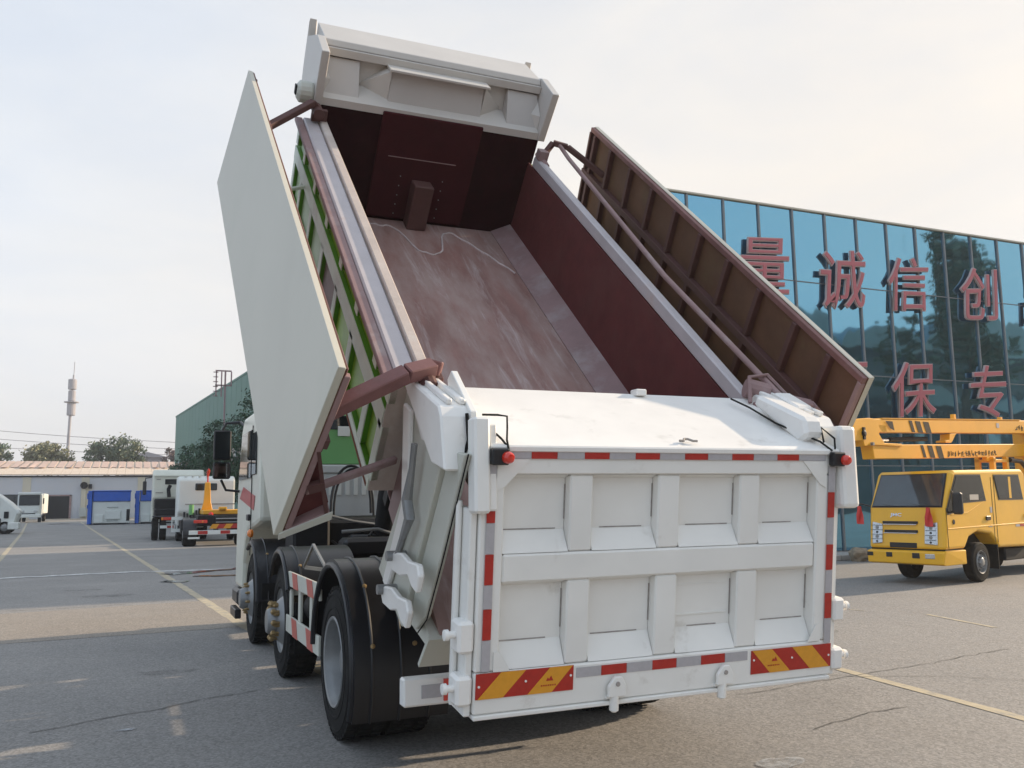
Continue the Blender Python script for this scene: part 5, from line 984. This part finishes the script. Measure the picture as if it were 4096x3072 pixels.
# ------------------------------------------------------------------ FAR BUILDINGS
sh = thing('grey_shed', 'long low grey rendered shed with a beige sheet roof across the end of the yard', 'building', (-16, 115, 0))
MB().box(-48, 8, 115, 128, 0.0, 5.36).build('wall', 'wall_grey', sh)
MB().box(-48, 8, 114.85, 115.0, 5.18, 5.36).build('eave_gutter', 'black_steel', sh)
for k in range(-4, 4): MB().box(-7.75+k*6.4-0.45, -7.75+k*6.4+0.45, 114.93, 114.995, 0, 5.17).build('pilaster', 'pilaster', sh)
me = None
for i in range(54):
    x = -48+i*1.04
    o = MB().hexa([(x+.01, 114.7, 5.40), (x+1.03, 114.7, 5.40), (x+1.03, 128, 7.55), (x+.01, 128, 7.55), (x+.01, 114.7, 5.52), (x+1.03, 114.7, 5.52), (x+1.03, 128, 7.67), (x+.01, 128, 7.67)]).build('roof_sheet', 'roof_beige', sh)
    MB().hexa([(x+.12, 121+random.uniform(-1.5, 2), 6.565), (x+.9, 121+random.uniform(-1.5, 2), 6.565), (x+.9, 127.8, 7.65), (x+.12, 127.8, 7.65), (x+.12, 121, 6.62), (x+.9, 121, 6.62), (x+.9, 127.8, 7.70), (x+.12, 127.8, 7.70)]).build('roof_stain', 'roof_pink', o)
    MB().box(x-0.02, x+0.03, 114.6, 114.75, 5.38, 5.56).build('sheet_rib', 'pilaster', o)
dr = MB().box(-12.0, -9.45, 114.90, 114.99, 0.05, 2.85).build('roller_door', 'black_steel', sh); MB().box(-12.2, -12.01, 114.86, 114.99, 0, 3.0).box(-9.44, -9.22, 114.86, 114.99, 0, 3.0).box(-12.2, -9.22, 114.86, 114.99, 2.86, 3.02).build('door_frame', 'primer_light', sh)
MB().box(-17.2, -14.4, 114.92, 114.99, 0.3, 3.1).build('window', 'dark_glass', sh)
MB().lathe([(0.42, 0), (0.42, 0.3), (0.36, 0.3), (0.30, 0.15), (0, 0.15)], (-7.9, 114.9, 4.15), (0, -1, 0), 20).box(-7.4, -7.0, 114.6, 114.9, 3.75, 4.3).build('extractor_fan', 'black_steel', sh)
MB().box(-8.15, -7.65, 114.75, 114.92, 0.2, 3.7).build('duct', 'pilaster', sh); MB().box(-8.3, -7.5, 114.5, 114.75, 0.35, 1.4).build('cable_box', 'pale_frame', sh)
MB().box(-60, 10, 112.9, 114.5, 0.003, 0.12).build('apron_slab', 'light_concrete', kind='structure')

gh = thing('green_hall', 'tall dark green clad factory hall running away on the right of the yard', 'building', (4, 80, 0))
d0 = Vector((1.78, 100, 0)); d1 = Vector((7.5, 36, 0)); dd = (d1-d0).normalized(); pn = Vector((-dd.y, dd.x, 0))
if pn.x < 0: pn = -pn
L = (d1-d0).length
GH = frame(d0, dd, pn, (0, 0, 1)) if dd.cross(pn).z > 0 else Matrix(((dd.x, pn.x, 0, d0.x), (dd.y, pn.y, 0, d0.y), (0, 0, 1, 0), (0, 0, 0, 1)))
def ghp(name, m, a): return MB(GH).box(*a).build(name, m, gh)
ghp('wall', 'green_cladding', (0, L, 0.1, 30, 0, 11.45)); ghp('parapet', 'green_cladding', (-0.1, L+0.1, 0, 30.1, 11.46, 11.62))
k = 0; xx = 0
while xx < L-1: ghp('cladding_panel', 'green_cladding', (xx+0.03, xx+1.97, 0.04, 0.095, 6.4, 11.45)); xx += 2.0
xx = 0
while xx < L-1: ghp('cladding_panel', 'green_cladding', (xx+0.03, xx+1.97, 0.04, 0.095, 0.1, 4.3)); xx += 2.0
xx = 1
while xx < L-3: ghp('window', 'dark_glass', (xx, xx+1.9, 0.06, 0.095, 4.5, 6.2)); ghp('window_mullion', 'pale_frame', (xx+1.95, xx+2.35, 0.02, 0.095, 4.4, 6.3)); xx += 2.4

ms = MB(); ms.box(3.55, 3.67, 62, 62.12, 0, 11.5)
for z in (11.5, 10.4): ms.box(2.9, 4.05, 62, 62.1, z, z+0.1)
for x in (2.92, 3.30, 4.0): ms.box(x, x+0.09, 62, 62.1, 9.6 if x < 3.5 else 10.4, 11.5)
for i in range(6): ms.box(2.75, 3.1, 62, 62.06, 9.6+i*0.36, 9.66+i*0.36)
tag(ms.build('steel_mast', 'mast_steel'), 'thin rusty steel mast with a ladder-like frame against the green hall', 'mast')

tw = thing('phone_tower', 'slim grey mobile phone tower with three drum clusters above the shed roof', 'tower', (-17.85, 250, 0))
MB().tube([(-18.3, 250, 0), (-17.95, 250, 26), (-17.6, 250, 36)], [0.45, 0.35, 0.2], 10).build('pole', 'tower_grey', tw)
for z0, z1, r in ((25.2, 28.6, 1.05), (29.0, 31.9, 0.9), (32.1, 34.9, 1.05)): MB().lathe([(r*.9, z0), (r, z0+.2), (r, z1-.2), (r*.6, z1)], (-17.8, 250, 0), (0, 0, 1), 14).build('antenna_drum', 'tower_grey', tw)
MB().lathe([(1.8, 28.62), (1.8, 28.85)], (-17.8, 250, 0), (0, 0, 1), 16).build('platform', 'tower_grey', tw); MB().tube([(-17.6, 250, 35), (-17.5, 250, 39.5)], 0.09, 6).build('spike', 'tower_grey', tw)
MB().box(-62, -48, 190, 200, 0, 10.2).box(0, 6, 190, 200, 0, 11.0) if False else None
tag(MB().box(-4.4, 3.5, 170, 180, 0, 10.4).prism([(-4.6, 169.5, 10.4), (3.7, 169.5, 10.4), (0, 169.5, 11.4)], (0, 11, 0)).build('far_house', 'tower_grey'), 'grey far roof just above the shed, right of the dark tree', 'house')
for k, (z0, z1) in enumerate(((16.6, 13.9), (15.0, 12.7), (13.3, 11.6))):
    P = [(-45+i*3.6, 180+k*1.5, z0+0.9+(z1-z0-0.9)*(i/14)-0.5*math.sin(math.pi*i/14)) for i in range(15)]
    tag(MB().tube(P, 0.055, 5).build('power_line', 'tower_grey'), ('topmost', 'middle', 'lowest')[k]+' of the thin power lines sagging over the shed roof', 'power line', 'power lines over the shed')

# ------------------------------------------------------------------ TREES
def tree(base, h, crowns, n, size, m, label, group=None, trunk_r=0.15):
    t = thing('tree', label, 'tree', base, group)
    rnd = random.Random(int(base[0]*13+base[1]*7)); B = Vector(base); tr = MB()
    tr.tube([B, B+Vector((rnd.uniform(-.1, .1), 0, h*0.35)), B+Vector((rnd.uniform(-.3, .3), 0, h*0.75))], [trunk_r, trunk_r*0.75, trunk_r*0.3], 8)
    for c, r in crowns:
        c = Vector(c)+B; tr.tube([B+Vector((0, 0, h*0.3)), (B+Vector((0, 0, h*0.4))).lerp(c, 0.5), c], [trunk_r*0.5, trunk_r*0.35, trunk_r*0.12], 6)
    tr.build('trunk', 'bark', t)
    vs = []; fs = []
    tot = sum(r[0]*r[1]*r[2] for c, r in crowns)
    for c, r in crowns:
        c = Vector(c)+B; k = int(n*r[0]*r[1]*r[2]/tot); clumps = []
        for _ in range(max(14, k//45)):
            d = Vector((rnd.gauss(0, 1), rnd.gauss(0, 1), rnd.gauss(0, 1))).normalized()*(rnd.random()**0.4)
            clumps.append(Vector((c.x+d.x*r[0], c.y+d.y*r[1], c.z+d.z*r[2])))
        cr_ = min(r)*0.30
        for _ in range(k):
            p = rnd.choice(clumps)+Vector((rnd.gauss(0, 1), rnd.gauss(0, 1), rnd.gauss(0, 0.8)))*cr_*0.55
            a = Vector((rnd.gauss(0, 1), rnd.gauss(0, 1), rnd.gauss(0, 1))).normalized(); b_ = a.orthogonal().normalized(); a2 = a.cross(b_); s = size*rnd.uniform(0.6, 1.3)
            o = len(vs); vs += [p-b_*s*0.5, p+a2*s*0.32, p+b_*s*0.5, p-a2*s*0.32]; fs.append((o, o+1, o+2, o+3))
    me = bpy.data.meshes.new('crown'); me.from_pydata([tuple(v-B) for v in vs], [], fs); me.materials.append(M[m]); o = bpy.data.objects.new('crown', me); col.objects.link(o); o.parent = t
    return t
tree((-14.6, 150, 0), 10, [((-1.2, 0, 9.3), (2.4, 2, 2.2)), ((1.0, 0, 9.0), (2.6, 2, 1.9)), ((-0.2, 0, 10.4), (1.6, 1.6, 1.5)), ((2.4, 0, 8.3), (1.5, 1.4, 1.4)), ((-2.6, 0, 8.3), (1.5, 1.4, 1.4))], 7000, 0.42, 'leaf_olive', 'round olive tree left of the phone tower behind the shed', 'trees behind the grey shed', 0.3)
tree((-4.9, 150, 0), 11, [((-2.4, 0, 9.6), (2.2, 2, 2.6)), ((1.0, 0, 10.2), (2.9, 2.2, 2.5)), ((3.0, 0, 9.0), (1.8, 1.6, 1.8)), ((0.2, 0, 8.6), (3.4, 2, 1.7)), ((-3.2, 0, 8.4), (1.5, 1.4, 1.2))], 9000, 0.42, 'leaf_mid', 'dark green two-topped tree right of the phone tower behind the shed', 'trees behind the grey shed', 0.35)
tree((-22.6, 150, 0), 10, [((0, 0, 9.4), (2.6, 2, 2.2)), ((-2.5, 0, 9), (2, 2, 2))], 5000, 0.42, 'leaf_mid', 'dark tree cut by the left edge behind the shed', 'trees behind the grey shed', 0.3)
tree((2.9, 140, 0), 9, [((0, 0, 8.7), (1.3, 1.2, 1.7)), ((1.0, 0, 8.2), (1.2, 1.2, 1.4))], 1800, 0.30, 'leaf_red', 'small reddish tree squeezed between shed roof and green hall', 'trees behind the grey shed', 0.2)
tree((4.4, 50, 0), 8, [((0, 0, 6.9), (1.1, 1.1, 1.9)), ((-0.7, 0, 5.2), (1.5, 1.3, 1.9)), ((0.9, 0, 5.5), (1.4, 1.3, 2.0)), ((0, 0, 3.6), (1.9, 1.5, 1.9))], 12000, 0.17, 'leaf_dark', 'tallest dark evergreen in front of the green hall, next to the tipper cab', 'dark trees along the green hall')
tree((2.4, 52, 0), 6, [((0, 0, 5.4), (1.0, 1.0, 1.5)), ((-0.5, 0, 4.2), (1.3, 1.1, 1.5)), ((0.4, 0, 3.0), (1.5, 1.2, 1.6))], 8000, 0.17, 'leaf_dark', 'middle-sized dark evergreen in front of the green hall', 'dark trees along the green hall')
tree((0.95, 56, 0), 5, [((0.1, 0, 4.5), (0.8, 0.8, 1.1)), ((-0.2, 0, 3.6), (1.1, 0.9, 1.1)), ((0.2, 0, 2.6), (1.2, 1, 1.1))], 5000, 0.17, 'leaf_dark', 'lowest dark evergreen at the far end of the row by the green hall', 'dark trees along the green hall')
tree((8.0, 44, 0), 8, [((0, 0, 6.5), (1.8, 1.5, 2.2)), ((0, 0, 4), (2.2, 1.8, 2.2))], 7000, 0.2, 'leaf_dark', 'dark evergreen by the green hall behind the tipper cab', 'dark trees along the green hall')

# ------------------------------------------------------------------ THE OTHER SIDE OF THE YARD (mirrored in the glass wall)
hl = thing('workshop', 'long vaulted workshop across the yard, seen mirrored in the glass wall', 'building', (75, -34, 0))
MB().box(32, 130, -60, -34, 0, 16.2).build('wall', 'shed_dark', hl)
x0 = 32
for k in range(7):
    w = (13, 16, 11, 18, 12, 15, 13)[k]; hgt = (3.0, 4.0, 2.6, 4.4, 3.0, 3.6, 3.2)[k]
    pts = [(x0+0.3+(w-.6)*i/12, -33.8, 16.21+hgt*math.sin(math.pi*i/12)) for i in range(13)]
    MB().prism(pts, (0, -26, 0)).build('vault', 'shed_roof', hl); x0 += w
for k in range(24): MB().box(33+k*4, 35.6+k*4, -33.98, -33.90, 6.0, 10.0).build('window', 'pale_frame' if k % 3 == 0 else 'dark_glass', hl)
for k in range(6):
    pts = [(34+k*16+11*i/10, -33.6, 10.6+2.6*math.sin(math.pi*i/10)) for i in range(11)]; MB().prism(pts, (0, -0.3, 0)).build('gable_light', 'shed_roof', hl)
tag(MB().box(22, 125, -22.5, -22.2, 0, 3.6).build('added_fence', 'shed_dark'), 'added dark fence out of view, there to darken the low mirrored view', 'fence')  # unseen wall added so the foot of the glass reflects something dark
tree((70.5, -28, 0), 26, [((0, 0, 21), (2.6, 2.5, 6.0)), ((-1.5, 0, 25), (2.6, 2, 5.0)), ((1.0, 0, 14), (3.0, 2.5, 4))], 9000, 0.5, 'leaf_dark', 'tall dark poplar on the near side of the yard, mirrored in the upper glass', None, 0.4)
tree((63, -28, 0), 18, [((0, 0, 15), (1.2, 1, 4.0)), ((-3, 0, 14), (0.9, 1, 4.2))], 3000, 0.4, 'leaf_dark', 'two-topped slender dark tree on the near side of the yard, mirrored in the glass', None, 0.3)

# thin air haze over the whole yard
hz = bpy.data.materials.new('haze'); hz.use_nodes = True; hn = hz.node_tree.nodes; hn.remove(hn['Principled BSDF']); pv = hn.new('ShaderNodeVolumePrincipled')
pv.inputs['Color'].default_value = (0.93, 0.93, 0.95, 1); pv.inputs['Density'].default_value = 0.0008; pv.inputs['Anisotropy'].default_value = 0.2
hz.node_tree.links.new(pv.outputs[0], hn['Material Output'].inputs['Volume']); M['haze'] = hz
MB().box(-405, 405, -305, 705, -1.0, 43).build('haze', 'haze', kind='stuff')
for o in list(bpy.data.objects):
    if '_base' in o: del o['_base']
